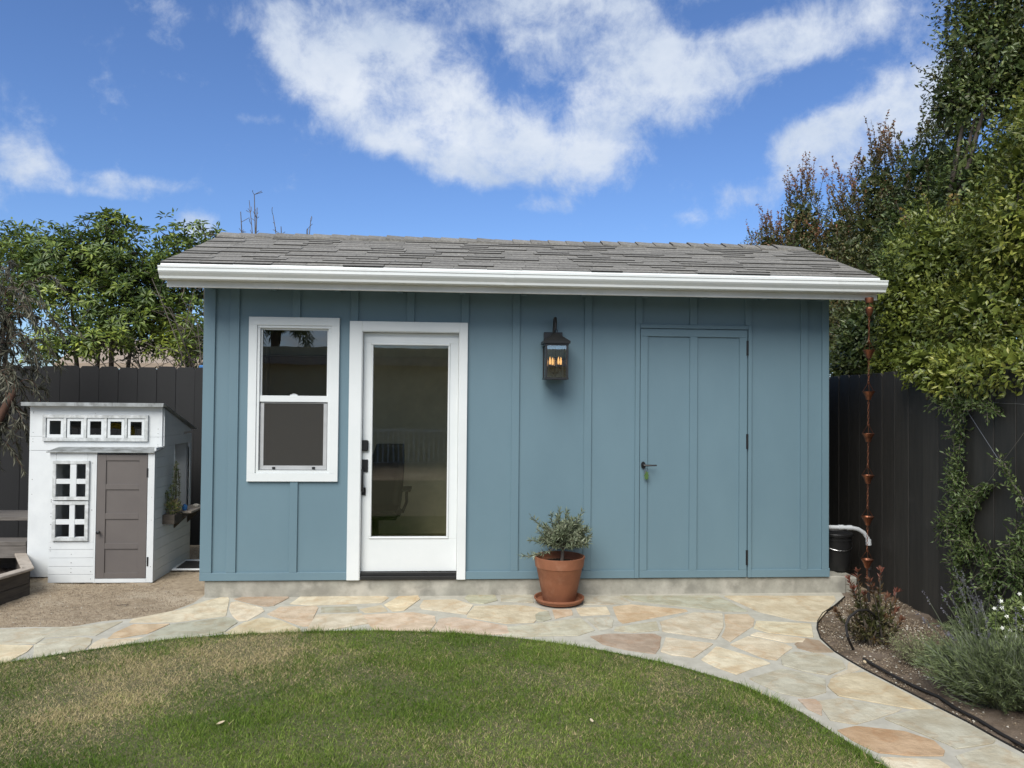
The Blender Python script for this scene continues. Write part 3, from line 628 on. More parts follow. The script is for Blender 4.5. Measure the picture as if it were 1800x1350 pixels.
# window
win = MB(); w = wo_; cw = .068; yf = -.008
win.box(w['x0'], w['x1'], yf, T1-.0003, w['z1']-cw, w['z1']); win.box(w['x0'], w['x1'], yf, T1-.0003, w['z0'], w['z0']+cw)
win.box(w['x0'], w['x0']+cw, yf, T1-.0003, w['z0']+cw+.0002, w['z1']-cw-.0002); win.box(w['x1']-cw, w['x1'], yf, T1-.0003, w['z0']+cw+.0002, w['z1']-cw-.0002)
win = win.build('window', WHITE, shed, bevel=.0015)
def frame(x0, x1, z0, z1, t, ya, yb, name, m, par, bevel=.0015, tb=None, tt=None):
    tb = tb or t; tt = tt or t; f = MB()
    f.box(x0, x1, ya, yb, z1-tt, z1); f.box(x0, x1, ya, yb, z0, z0+tb); f.box(x0, x0+t, ya, yb, z0+tb+.0002, z1-tt-.0002); f.box(x1-t, x1, ya, yb, z0+tb+.0002, z1-tt-.0002)
    return f.build(name, m, par, bevel=bevel)
a0, a1, b0_, b1_ = w['x0']+cw+.0005, w['x1']-cw-.0005, w['z0']+cw+.0005, w['z1']-cw-.0005
frame(a0, a1, b0_, b1_, .022, .002, .07, 'frame', WHITE, win)
zm0, zm1 = Y(500, 706.5, .02)[2], Y(500, 695.5, .02)[2]
frame(a0+.0225, a1-.0225, zm1-.02, b1_-.0225, .014, .030, .050, 'upper_sash', WHITE, win, tb=.02)
MB().box(a0+.0225, a1-.0225, .012, .0295, zm0, zm1).build('meeting_rail', WHITE, win, bevel=.002)
frame(a0+.0225, a1-.0225, b0_+.0225, zm0-.0005, .02, .052, .068, 'lower_sash', WHITE, win)
frame(a0+.0285, a1-.0285, b0_+.0265, zm0-.006, .030, .024, .034, 'screen_frame', mat('screen_grey', (.42, .43, .43), rough=.5), win, tb=.034, tt=.006)
MB().box(a0+.05, a1-.05, .0285, .0288, b0_+.05, zm0-.01).build('insect_screen', SCREENM, win)
MB().box(a0+.03, a1-.03, .040, .043, zm1, b1_-.03).build('pane', GLASS_W, win)
MB().box(a0+.03, a1-.03, .059, .062, b0_+.03, zm0-.01).build('pane', GLASS_W, win)
for px in (481, 551):
    q = Y(px, 822.5, .02); MB().box(q[0]-.012, q[0]+.012, .017, .0238, q[2]-.010, q[2]+.008).build('latch', BLACKM, win, bevel=.001)
q = Y(517, 693, .03); MB().box(q[0]-.03, q[0]+.03, .018, .0299, zm1, zm1+.010).box(q[0]-.012, q[0]+.018, .015, .026, zm1+.010, zm1+.016).build('sash_lock', WHITE, win, bevel=.002)

# entry door
d = do_; ci = Y(634, 800, 0)[0]; cj = Y(806, 800, 0)[0]; ck = Y(720, 583, 0)[2]
cas = MB()
cas.box(d['x0'], ci, -.012, T1-.0003, 0, d['z1']-.0); cas.box(cj, d['x1'], -.012, T1-.0003, 0, d['z1']); cas.box(ci+.0002, cj-.0002, -.012, T1-.0003, ck, d['z1'])
door = cas.build('entry_door', WHITE, shed, bevel=.002)
jb = MB(); jb.box(ci-.012, ci-.0005+.006, -.004, .10, 0, ck+.01); jb.box(cj-.006, cj+.012, -.004, .10, 0, ck+.01); jb.box(ci+.0065, cj-.0065, -.004, .10, ck-.006, ck+.01)
jb.build('jamb', WHITE, door, bevel=.001)
s0, s1 = ci+.0075, cj-.0075; DY = .055
gx0, gz1 = Y(653, 602.5, DY)[[0, 2]]; gx1, gz0 = Y(788, 946.7, DY)[[0, 2]]
zb = Y(720, 1004, DY)[2]; ztp = ck-.009
slab = MB(); slab.box(s0, s1, DY, DY+.044, gz1, ztp); slab.box(s0, s1, DY, DY+.044, zb, gz0); slab.box(s0, gx0, DY, DY+.044, gz0+.0002, gz1-.0002); slab.box(gx1, s1, DY, DY+.044, gz0+.0002, gz1-.0002)
slab.build('door_slab', WHITE, door, bevel=.0015)
frame(gx0+.0003, gx1-.0003, gz0+.0003, gz1-.0003, .017, DY-.008, DY+.02, 'glazing_bead', WHITE, door, bevel=.004)
MB().box(gx0+.012, gx1-.012, DY+.0203, DY+.026, gz0+.012, gz1-.012).build('pane', GLASS_D, door)
th_ = MB(); th_.box(s0, s1, -.002, .12, 0.002, .030); th_.box(s0, s1, .02, .05, .0302, zb-.004)
th_.build('threshold', DARKM, door, bevel=.002)
def pxbox(name, x0, y0, x1, y1, ya, yb, m, par, bevel=.002, seg=1, ref=None):
    p, q = Y(x0, y0, ya if ref is None else ref), Y(x1, y1, ya if ref is None else ref)
    return MB().box(p[0], q[0], ya, yb, q[2], p[2]).build(name, m, par, bevel=bevel, seg=seg)
pxbox('deadbolt', 633.8, 773.7, 647, 793, DY-.028, DY-.0003, BLACKM, door, .006, 2)
pull = pxbox('door_pull', 633.5, 807.7, 646.5, 829.6, DY-.012, DY-.0003, BLACKM, door, .002)
q = Y(637.5, 829, DY-.02); q2 = Y(637.5, 862, DY-.02)
MB().tube([(q[0], DY-.012, q[2]+.02), (q[0], DY-.045, q[2]+.005), (q[0], DY-.05, q[2]-.03), (q2[0], DY-.05, q2[2]+.03), (q2[0], DY-.045, q2[2]), (q2[0], DY-.012, q2[2]-.01)], .0105, 8).build('grip', BLACKM, pull, smooth=True)
pxbox('foot', 633, 857, 642.5, 870.5, DY-.014, DY-.0003, BLACKM, pull)
# utility door
uf, ut = .003, .019
dx0, dx1, dz0, dz1 = 3.664, 4.602, .002, 2.134
udo = MB().box(dx0, dx1, uf+.012, uf+.030, dz0, dz1).build('utility_door', BLUE, shed)
MB().box(3.64, 4.64, .034, .045, -.001, 2.15).build('rebate', BLACKM, udo)
sp = Y(1138.5, 700, 0)[0]; mp0 = Y(1212.7, 700, 0)[0]; mp1 = Y(1226, 700, 0)[0]; rp0 = Y(1300, 700, 0)[0]; tz = Y(1200, 592, 0)[2]; bz = Y(1200, 1002.5, 0)[2]
for nm, (x0, x1, z0, z1) in (('stile', (dx0, sp, bz, tz)), ('stile', (mp0, mp1, bz, tz)), ('stile', (rp0, dx1, bz, tz)), ('rail', (dx0, dx1, tz+.0004, dz1)), ('rail', (dx0, dx1, dz0, bz-.0004))):
    MB().box(x0, x1, uf-.004, uf+.0118, z0, z1).build(nm, BLUE, udo, bevel=.002)
for pa, pb in ((599, 625), (763, 789), (967, 993)):
    p, q = Y(1312.6, pa, 0), Y(1315.6, pb, 0)
    MB().tube([(4.6065, -.003, p[2]), (4.6065, -.003, q[2])], .007, 8).box(4.594, 4.6035, -.0025, -.0012, q[2], p[2]).build('hinge', BLACKM, udo)
q = Y(1130.6, 817.5, -.01)
hd = MB().lathe([(.001, -.006), (.024, -.006), (.024, .0), (.02, .006), (.001, .006)], (0, 0, 0), 20)
hd.v = [(q[0]+x*.8, -.008+z, q[2]+y*1.25) for x, y, z in hd.v]
hd = hd.build('lever_handle', BLACKM, udo, smooth=True)
q2 = Y(1154, 818, -.04); MB().tube([(q[0], -.01, q[2]), (q[0]+.002, -.045, q[2]), (q[0]+.03, -.05, q[2]), (q2[0], -.048, q2[2])], [.010, .009, .008, .006], 8).build('lever', BLACKM, hd, smooth=True)
# key and leaf charm
kc = thing('key_charm', 'green leaf shaped charm on a key hanging from the utility door handle', 'key charm', Y(1133, 822, -.03))
q = Y(1134, 826, -.03)
MB().tube([(q[0]+.010*math.cos(a), -.03, q[2]+.010*math.sin(a)) for a in np.linspace(0, 6.28, 13)], .0016, 5).build('ring', CHROME, kc)
MB().box(q[0]-.004, q[0]+.004, -.034, -.031, q[2]-.03, q[2]-.009).build('key', CHROME, kc)
q = Y(1136.3, 836, -.03); pts = []
for i in range(25):
    a = math.pi*2*i/24; r_ = .030*(1+.28*math.cos(a*8)*(1 if i % 2 else .6)); pts.append((q[0]+r_*.62*math.sin(a), -.030, q[2]+r_*math.cos(a)*1.2))
MB().prism(pts[:-1], (0, -.003, 0)).build('charm', leafmat('charm_green', [(.045, .095, .025), (.09, .16, .05)], trans=0.), kc)

# inside the shed: floor, lining, desk chair
MB().box(.02, WX1-.02, .14, DEP-.01, -.0015, .004).build('floor', FLOORM, shed)
MB().box(2.45, 2.5, .05, DEP-.02, .005, 2.45).build('partition', ROOM, shed)
MB().box(.02, 2.44, DEP-.03, DEP-.015, .005, 2.45).build('lining', ROOM, shed)
MB().box(.02, 2.44, .06, DEP-.04, 2.45, 2.46).build('ceiling', ROOM, shed)
ch = thing('office_chair', 'black office chair seen through the glass of the entry door', 'chair', (1.42, 1.0, 0.005))
CBL = mat('chair_black', (.006, .006, .007), rough=.55)
cy = .85; cx = Y(664, 850, cy)[0]
bk = []
for i in range(13):
    t = i/12; z = .40+.68*t; y = cy+.05*math.sin(t*3)+.06*t; wdt = .20*(1-.35*t**2); bk.append((z, y, wdt, .12*t))
mb = MB()
for z, y, wdt, sft in bk:
    for k_ in (-1, -.5, 0, .5, 1): mb.v.append((cx+wdt*k_+sft*.9, y+.06*(1-k_*k_), z))
    for k_ in (1, .5, 0, -.5, -1): mb.v.append((cx+wdt*k_+sft*.9, y+.03+.06*(1-k_*k_), z))
for i in range(12):
    for k_ in range(10): mb.f.append((i*10+k_, i*10+(k_+1) % 10, i*10+10+(k_+1) % 10, i*10+10+k_))
mb.f += [tuple(range(10))[::-1], tuple(range(120, 130))]
mb.build('backrest', CBL, ch, smooth='all')
MB().box(cx-.24, cx+.24, cy-.40, cy+.08, .42, .50).build('seat', CBL, ch, bevel=.035, seg=3, smooth=True)
MB().tube([(cx, cy-.15, .10), (cx, cy-.15, .42)], .03, 10).build('gas_lift', CBL, ch)
for k_ in range(5):
    a = k_*1.2566+.3; MB().tube([(cx, cy-.15, .11), (cx+.28*math.cos(a), cy-.15+.28*math.sin(a), .07)], [.025, .015], 6).build('leg', CBL, ch)
    MB().tube([(cx+.28*math.cos(a)-.012, cy-.15+.28*math.sin(a), .035), (cx+.28*math.cos(a)+.012, cy-.15+.28*math.sin(a), .035)], .03, 10).build('caster', CBL, ch)
for s_ in (-1, 1):
    MB().tube([(cx+s_*.24, cy-.1, .45), (cx+s_*.28, cy-.1, .55), (cx+s_*.28, cy-.1, .66)], .016, 6).box(cx+s_*.28-.04, cx+s_*.28+.04, cy-.25, cy+.02, .66, .685).build('armrest', CBL, ch)

# ------------------------------------------------------------------ lantern
lc = (2.912, -.125)
lan = thing('wall_lantern', 'dark bronze wall lantern with lit candle bulbs on the blue wall', 'lantern', (lc[0], 0, 1.85))
zt_ = Y(977, 603.5, -.2)[2]; zb_ = Y(977, 667, -.2)[2]; hw = .0875
wy = lc[1]
bp0, bp1 = Y(956, 584, -.0), Y(988, 625, 0)
MB().box(bp0[0], bp1[0], -.016, T1-.0005, bp0[2]-.125, bp0[2]).build('back_plate', DARKM, lan, bevel=.002)
zr0 = zt_-.002; ap = Y(977, 589, wy)[2]
def pyr(mb, h0, z0, h1, z1):
    b = len(mb.v)
    for h, z in ((h0, z0), (h1, z1)):
        mb.v += [(lc[0]-h, wy-h, z), (lc[0]+h, wy-h, z), (lc[0]+h, wy+h, z), (lc[0]-h, wy+h, z)]
    mb.f += [(b, b+3, b+2, b+1), (b+4, b+5, b+6, b+7)]+[(b+i, b+(i+1) % 4, b+4+(i+1) % 4, b+4+i) for i in range(4)]; return mb
pyr(pyr(MB(), .110, zr0, .112, zr0+.022), .108, zr0+.022, .018, ap+.012).build('roof', DARKM, lan)
for sx_ in (-1, 1):
    for sy2 in (-1, 1): MB().box(lc[0]+sx_*hw-.008, lc[0]+sx_*hw+.008, wy+sy2*hw-.008, wy+sy2*hw+.008, zb_+.0165, zr0-.0165).build('corner_post', DARKM, lan)
for z0, z1 in ((zb_, zb_+.016), (zr0-.016, zr0-.0005)):
    fr = MB(); fr.box(lc[0]-hw-.01, lc[0]+hw+.01, wy-hw-.01, wy-hw+.01, z0, z1); fr.box(lc[0]-hw-.01, lc[0]+hw+.01, wy+hw-.01, wy+hw+.01, z0, z1)
    fr.box(lc[0]-hw-.01, lc[0]-hw+.01, wy-hw+.0102, wy+hw-.0102, z0+.0003, z1-.0003); fr.box(lc[0]+hw-.01, lc[0]+hw+.01, wy-hw+.0102, wy+hw-.0102, z0+.0003, z1-.0003)
    fr.build('cage_frame', DARKM, lan)
MB().box(lc[0]-hw+.011, lc[0]+hw-.011, wy-hw+.011, wy+hw-.011, zb_+.002, zb_+.006).build('bottom_plate', DARKM, lan)
for s_ in (-1, 1):
    MB().box(lc[0]-hw+.009, lc[0]+hw-.009, wy+s_*hw-.001, wy+s_*hw+.001, zb_+.017, zr0-.017).build('pane', GLASS_L, lan)
    MB().box(lc[0]+s_*hw-.001, lc[0]+s_*hw+.001, wy-hw+.009, wy+hw-.009, zb_+.017, zr0-.017).build('pane', GLASS_L, lan)
ztip = Y(975, 559, -.07)[2]
MB().tube([(lc[0], -.016, ap+.0), (lc[0], -.03, ap+.06), (lc[0], -.06, ztip-.01), (lc[0], -.095, ztip-.006), (lc[0], wy, ztip-.05), (lc[0], wy+.002, ap+.05)], [.014, .014, .014, .014, .012, .009], 8).build('arm', DARKM, lan, smooth=True)
MB().tube([(lc[0]+.014*math.cos(a), wy, ap+.032+.020*math.sin(a)) for a in np.linspace(0, 6.28, 15)], .004, 6).build('loop', DARKM, lan)
zc_ = Y(975, 655, wy)[2]
cl = MB().tube([(lc[0], wy, zb_+.005), (lc[0], wy, zc_+.02)], .007, 8).lathe([(.022, -.012), (.026, 0), (.02, .008)], (lc[0], wy, zc_), 14)
cl.tube([(lc[0], wy, zc_), (lc[0], wy, zr0)], .0035, 6)
cl = cl.build('candle_cluster', DARKM, lan)
zbu = Y(975, 641, wy)[2]
for k_, a in enumerate((.35, 1.9, 3.55, 5.1)):
    bx_, by_ = lc[0]+.052*math.cos(a), wy+.052*math.sin(a)
    MB().tube([(lc[0]+.015*math.cos(a), wy+.015*math.sin(a), zc_), (lc[0]+.035*math.cos(a), wy+.035*math.sin(a), zc_-.003), (bx_, by_, zc_+.015), (bx_, by_, zbu-.02)], .004, 6).lathe([(.011, -.04), (.011, 0)], (bx_, by_, zbu), 12).build('candle', DARKM, cl)
    MB().lathe([(.005, 0), (.0085, .014), (.009, .022), (.0065, .045), (.001, .066)], (bx_, by_, zbu), 12).build('bulb', BULB, cl, smooth='all')

# ------------------------------------------------------------------ potted olive and its saucer
pc_ = np.array([2.945, -.232, -.134])
sau = MB().lathe([(.001, 0), (.165, 0), (.188, .010), (.196, .026), (.205, .032), (.206, .044), (.200, .047), (.192, .044), (.182, .020), (.150, .012), (.001, .012)], pc_, 48).build('plant_saucer', TERRA, smooth=True)
tag(sau, 'round terracotta saucer under the potted olive on the stone path', 'saucer')
pot = thing('potted_olive', 'young olive bush in a terracotta pot in front of the blue wall', 'potted plant', pc_)
pz = Y(981, 977, pc_[1])[2]-pc_[2]; hp = pz
MB().lathe([(.001, .0125), (.128, .0125), (.132, .02), (.188, hp-.088), (.190, hp-.085), (.196, hp-.082), (.208, hp-.006), (.208, hp), (.194, hp), (.192, hp-.05), (.178, hp-.05), (.170, hp-.10), (.001, hp-.10)], pc_, 56).build('pot', TERRA, pot, smooth=True)
MB().lathe([(.001, hp-.055), (.188, hp-.058), (.188, hp-.075), (.001, hp-.075)], pc_, 32).build('soil', POTSOIL, pot)
OLV = leafmat('olive_leaves', [(0.085, 0.111, 0.058), (0.156, 0.189, 0.111), (0.260, 0.293, 0.189), (0.442, 0.468, 0.338)], rough=.5, trans=.12, vscale=9)
def curve(p0, p1, sag=0., n=7, side=0.):
    p0, p1 = np.array(p0, float), np.array(p1, float); t = np.linspace(0, 1, n)[:, None]
    sd = np.cross(p1-p0, [0, 0, 1.]); sd = sd/(np.linalg.norm(sd)+1e-6)
    return p0+(p1-p0)*t+np.array([0, 0, 1.])*(4*t*(1-t))*sag+sd*(4*t*(1-t))*side
pb = pc_+np.array([.02, 0, hp-.06]); ctr = pb+np.array([.01, 0, .16])
stm = MB().tube([pb-np.array([0, 0, .02]), pb+np.array([.005, 0, .06]), ctr], [.018, .014, .012], 8)
lv = Leaves(); tips = []
named = [(-.262, .335), (-.10, .345), (-.02, .375), (.035, .365), (.155, .365), (-.215, .245), (.225, .235), (-.255, .165), (-.335, .06), (.24, .18), (.205, .12), (.09, .30), (-.15, .28), (.19, .26), (.0, .3), (-.20, .18), (.10, .22), (.23, .15)]
for x, z in named: tips.append(pb+np.array([x, rng.uniform(-.12, .12), z*1.2-.01]))
for _ in range(105):
    d_ = sphere_dirs(1)[0]; d_[2] = abs(d_[2])*.9+.02; tips.append(ctr+np.array([.01, 0, 0])+d_*np.array([.225, .21, .27])*rng.uniform(.6, 1.))
for i, tp in enumerate(tips):
    cv = curve(ctr+rng.normal(0, .012, 3), tp, rng.uniform(-.03, .01), 9, rng.uniform(-.02, .02)); stm.tube(cv, [.006, .0045, .0035, .003, .0025, .0022, .002, .0018, .0015], 5, False)
    m_ = 64 if i < len(named) else 52
    t = rng.uniform(.22, 1., m_); idx = t*8; i0 = np.minimum(idx.astype(int), 7); P = cv[i0]+(cv[i0+1]-cv[i0])*(idx-i0)[:, None]
    ax = unit(cv[i0+1]-cv[i0]); D = ax*.75+.8*sphere_dirs(m_)+np.array([0, 0, .15]); lv.add(P, D, rng.uniform(.032, .058, m_), rng.uniform(.007, .011, m_))
stm.build('stem', TWIG, pot, smooth='all'); lv.build('foliage', OLV, pot)
lt = Leaves(); a = rng.uniform(0, 6.28, 60); r_ = .17*np.sqrt(rng.random(60)); lt.add(np.stack([pc_[0]+r_*np.cos(a), pc_[1]+r_*np.sin(a), np.full(60, pc_[2]+hp-.052)], 1), np.stack([np.cos(a*3), np.sin(a*3), .1*np.ones(60)], 1), .03, .008)
lt.build('leaf_litter', mat('dead_leaf', (.20, .12, .06)), pot)

# ------------------------------------------------------------------ rain chain
rc0 = Y(1528, 530, -.445); rc1 = Y(1524, 1030, -.445)
rch = thing('rain_chain', 'copper rain chain of small cups hanging from the gutter end', 'rain chain', (rc0[0], rc0[1], -.15))
def rcx(py): return Y(1528-(py-530)*.008, py, -.445)
q = rcx(526); MB().lathe([(.030, -.03), (.034, .0), (.034, .012), (.001, .012)], q, 16).build('outlet', COPPER, rch, smooth=True)
prev = None
CUP = [(.003, -.072), (.019, -.070), (.020, -.062), (.030, -.035), (.047, -.006), (.050, 0), (.046, 0), (.028, -.034), (.003, -.055)]
for i, py in enumerate((543, 617, 690, 764, 837, 910, 985)):
    q = rcx(py-2); k_ = .82 if i == 0 else 1
    prof_ = CUP if i else [(.003, -.075), (.016, -.070), (.036, -.035), (.040, -.01), (.030, .005), (.003, .01)]
    MB().lathe([(r*k_, z) for r, z in prof_], q, 20).build('cup', COPPER, rch, smooth=True)
    top = q+np.array([0, 0, .075]); hg = MB()
    for a in (0.1, 2.2, 4.3): hg.tube([q+np.array([.047*math.cos(a), .047*math.sin(a), 0]), top], .0022, 4)
    hg.build('hanger', COPPER, rch)
    if prev is not None:
        ln_ = MB(); z0, z1 = prev[2]-.07, top[2]; nl = int((z0-z1)/.026)
        for j in range(nl+1):
            zz = z0-(z0-z1)*j/max(nl, 1); cxx = prev[0]+(q[0]-prev[0])*j/max(nl, 1)
            e = [(cxx+(.0065*math.cos(t) if j % 2 else 0), q[1]+(0 if j % 2 else .0065*math.cos(t)), zz+.016*math.sin(t)) for t in np.linspace(0, 6.283, 9)]
            ln_.tube(e, .0022, 4)
        ln_.build('chain', COPPER, rch, kind='stuff')
    prev = q
q = rcx(1018); ln_ = MB()
for j in range(7):
    zz = prev[2]-.07-(prev[2]-.07-q[2])*j/6; ln_.tube([(prev[0]+(.0065*math.cos(t) if j % 2 else 0), prev[1]+(0 if j % 2 else .0065*math.cos(t)), zz+.016*math.sin(t)) for t in np.linspace(0, 6.283, 9)], .0022, 4)
ln_.build('chain', COPPER, rch, kind='stuff')

# ------------------------------------------------------------------ grey pipe, bucket
pp = thing('drain_pipe', 'grey plastic pipe coming out behind the shed corner and bending down above the black bucket', 'pipe', Y(1480, 927, .08))
path_ = [Y(1440, 926, .08), Y(1470, 927, .08), Y(1495, 927.5, .08), Y(1508, 930, .08), Y(1518, 936, .08), Y(1525, 946, .08), Y(1527, 958, .08)]
MB().tube(path_, .0185, 12).build('tube', PVC, pp, smooth=True)
MB().tube([Y(1474, 927, .08), Y(1482, 927, .08)], .0225, 12).build('coupling', PVC, pp, smooth=True)
MB().tube([Y(1489, 927.5, .08), Y(1497, 927.7, .08)], .0225, 12).build('coupling', PVC, pp, smooth=True)
MB().tube([Y(1526.3, 948, .08), Y(1527, 958, .08)], .0235, 12).build('socket', PVC, pp, smooth=True)
bq = np.array([5.555, .33, -.002]); bh = Y(1480, 938, .2)[2]
bu = thing('lidded_bucket', 'black plastic bucket with a lid standing on the concrete beside the shed', 'bucket', bq)
MB().lathe([(.001, 0), (.122, 0), (.128, .01), (.140, bh-.07), (.147, bh-.068), (.147, bh-.055), (.142, bh-.053), (.145, bh-.02), (.001, bh-.02)], bq, 36).build('body', BUCKM, bu, smooth=True)
MB().lathe([(.001, bh-.019), (.156, bh-.030), (.156, bh-.012), (.150, bh-.004), (.128, bh-.004), (.124, bh-.010), (.001, bh-.010)], bq, 36).build('lid', BUCKM, bu, smooth=True)
MB().tube([bq+np.array([.150*math.cos(a), .150*math.sin(a), bh-.09-.06*math.sin(a*1.0-3.14)]) for a in np.linspace(3.3, 6.1, 14)], .003, 5).build('handle', CHROME, bu)
sp_ = MB().tube([(5.55, -.26, -.16), (5.55, -.26, .13)], .014, 10).tube([(5.55, -.26, .12), (5.55, -.26, .165)], .026, 10).build('irrigation_riser', RUBBER)
tag(sp_, 'black irrigation riser standing behind the red tipped shrub', 'riser')

# ------------------------------------------------------------------ fences
def dogear(w, h, t=.018, e=.03):
    me = bpy.data.meshes.new('fence_board')
    P = [(0, 0), (w, 0), (w, h-e), (w-e*.9, h), (e*.9, h), (0, h-e)]
    v = [(x, 0, z) for x, z in P]+[(x, t, z) for x, z in P]; n = 6
    f = [tuple(range(n)), tuple(range(n, 2*n))[::-1]]+[(i, n+i, n+(i+1) % n, (i+1) % n) for i in range(n)]
    me.from_pydata(v, [], f); bm = bmesh.new(); bm.from_mesh(me); bmesh.ops.recalc_face_normals(bm, faces=bm.faces); bmesh.ops.bevel(bm, geom=[e_ for e_ in bm.edges if e_.calc_face_angle(0) > .6], offset=.002, segments=1, affect='EDGES'); bm.to_mesh(me); bm.free(); return me
bf = thing('back_fence', 'charcoal dog eared board fence behind the playhouse and shed', 'fence', (0, 2.34, 0))
bm_ = [dogear(.2056, 2.02+h) for h in (0, .006, -.006)]
for m_ in bm_: m_.materials.append(CHAR)
x = -6.2
while x < 6.1:
    o = add_mesh('fence_board', rnd.choice(bm_), None, bf, loc=(x, -.02+rnd.uniform(-.004, .004), -.18+rnd.uniform(-.004, .004))); o.rotation_euler = (0, rnd.uniform(-.004, .004), rnd.uniform(-.008, .008)); x += .206
MB().box(-6.2, 6.2, 2.345, 2.385, 1.45, 1.54).build('rail', CHAR, bf); MB().box(-6.2, 6.2, 2.345, 2.385, .2, .29).build('rail', CHAR, bf)
sf = thing('side_fence', 'dark umber board fence under the hedge on the right', 'fence', (5.84, 0, 0))
bm2 = [dogear(.2225, 1.98+h) for h in (0, .006)]
for m_ in bm2: m_.materials.append(CHAR2)
jts = [2.3]; 
yj = 2.3
while yj > -6.2: yj -= .2255; jts.append(yj)
for yj in jts[1:]:
    o = add_mesh('fence_board', rnd.choice(bm2), None, sf, loc=(.075*yj+rnd.uniform(-.004, .004), yj+.2, -.2)); o.rotation_euler = (0, 0, -math.pi/2-.075+rnd.uniform(-.01, .01))
MB().tube([(6.08, 2.3, 1.4), (5.42, -6.2, 1.4)], .04, 4).build('rail', CHAR2, sf)

# wires criss-crossed over the side fence for the climber
wr = thing('fence_wires', 'thin training wires crossing over the right fence', 'wires', FEN(1760, 820, .03))
WIREM = mat('wire', (.25, .25, .25), rough=.4, metal=.8)
for a, b in (((1692, 710), (1815, 900)), ((1738, 845), (1830, 720)), ((1745, 708), (1830, 712))):
    MB().tube([FEN(*a, .04), FEN(*b, .04)], .0022, 4).build('wire', WIREM, wr)

# ------------------------------------------------------------------ playhouse (aligned with the shed)
PY = .575; PM = .775; PBk = 1.52           # bay front, main front, back
px0, px1 = -1.775, -.612; pz0 = -.145
ph = thing('playhouse', 'white wooden playhouse with a taupe door and lean-to roof', 'playhouse', (-1.2, 1.0, pz0))
bx0, bx1 = -1.492, -.590
def B(*a): return MB().box(*a)
ztop = Y(170, 712, PM)[2]; zled = Y(180, 796, PY)[2]; zmid = Y(100, 792, PM)[2]
# upper front wall with the row of five little windows
u0, u1 = Y(76, 775, PM), Y(262, 730, PM)
w5 = []
for k_ in range(5):
    xa, xb = 88+k_*35.5, 108.3+k_*35.5; yo_ = .55*k_*.9
    p, q = Y(xa, 763.5+yo_, PM), Y(xb, 739.6+yo_, PM); w5.append((p[0], q[0], p[2], q[2]))
def wall_with_holes(name, x0, x1, z0, z1, holes, y0, y1, m, par):
    xs = sorted({x0, x1, *[h[0] for h in holes], *[h[1] for h in holes]}); mb = MB()
    zs = sorted({z0, z1, *[h[2] for h in holes], *[h[3] for h in holes]})
    def solid(xa, xb, za, zb): return not any(h[0] < (xa+xb)/2 < h[1] and h[2] < (za+zb)/2 < h[3] for h in holes)
    for xa, xb in zip(xs[:-1], xs[1:]):
        st = None
        for za, zb in zip(zs[:-1], zs[1:]):
            if solid(xa, xb, za, zb):
                if st is None: st = za
            elif st is not None: mb.box(xa, xb, y0, y1, st, za); st = None
        if st is not None: mb.box(xa, xb, y0, y1, st, z1)
    return mb.build(name, m, par)
zj = Y(100, 767, PM)[2]
zz0 = min(w[2] for w in w5)-.012; zz1 = max(w[3] for w in w5)+.012
hole = (w5[0][0]-.02, w5[-1][1]+.02, zz0, zz1)
for z0, z1 in ((zmid+.002, zj-.002), (zj, ztop)):
    hs = [h for h in [(hole[0], hole[1], max(hole[2], z0), min(hole[3], z1))] if h[2] < h[3]]
    wall_with_holes('cladding_board', px0, px1+.006, z0, z1, hs, PM, PM+.018, PWHITE, ph)
tw = MB(); o_ = (u0[0], u1[0], u0[2], u1[2])
tw = MB().box(o_[0], o_[1], PM-.022, PM-.0005, o_[3]-.03, o_[3]).box(o_[0], o_[1], PM-.022, PM-.0005, o_[2], o_[2]+.03).box(o_[0], o_[0]+.03, PM-.022, PM-.0005, o_[2]+.0302, o_[3]-.0302).box(o_[1]-.03, o_[1], PM-.022, PM-.0005, o_[2]+.0302, o_[3]-.0302).build('transom_window', PGREY, ph, bevel=.002)
for k_, h in enumerate(w5):
    e = .024
    fr_ = MB(); X0, X1, Z0, Z1 = h[0]-e, h[1]+e, o_[2]+.031, o_[3]-.031
    fr_.box(X0, X1, PM-.012, PM-.0006, h[3], Z1).box(X0, X1, PM-.012, PM-.0006, Z0, h[2]).box(X0, h[0], PM-.012, PM-.0006, h[2]+.0002, h[3]-.0002).box(h[1], X1, PM-.012, PM-.0006, h[2]+.0002, h[3]-.0002).build('small_frame', PWHITE, tw, bevel=.001)
    if k_ < 4: B(X1+.004, w5[k_+1][0]-e-.004, PM-.020, PM-.0007, Z0, Z1).build('mullion', PGREY, tw, bevel=.001)
# lower main front left of the bay
B(px0, bx0+.001, PM+.001, PM+.018, pz0+.012, zmid-.001).build('cladding_board', PWHITE, ph)
B(px0-.006, px0+.012, PM+.02, PBk, pz0, ztop-.05).build('side_wall', PWHITE, ph)
B(px0+.013, px1-.02, PBk-.018, PBk, pz0, 1.12).build('back_wall', PWHITE, ph)
B(bx0+.002, bx0+.014, PY+.019, PM+.0005, pz0+.01, zled).build('bay_side', PWHITE, ph)
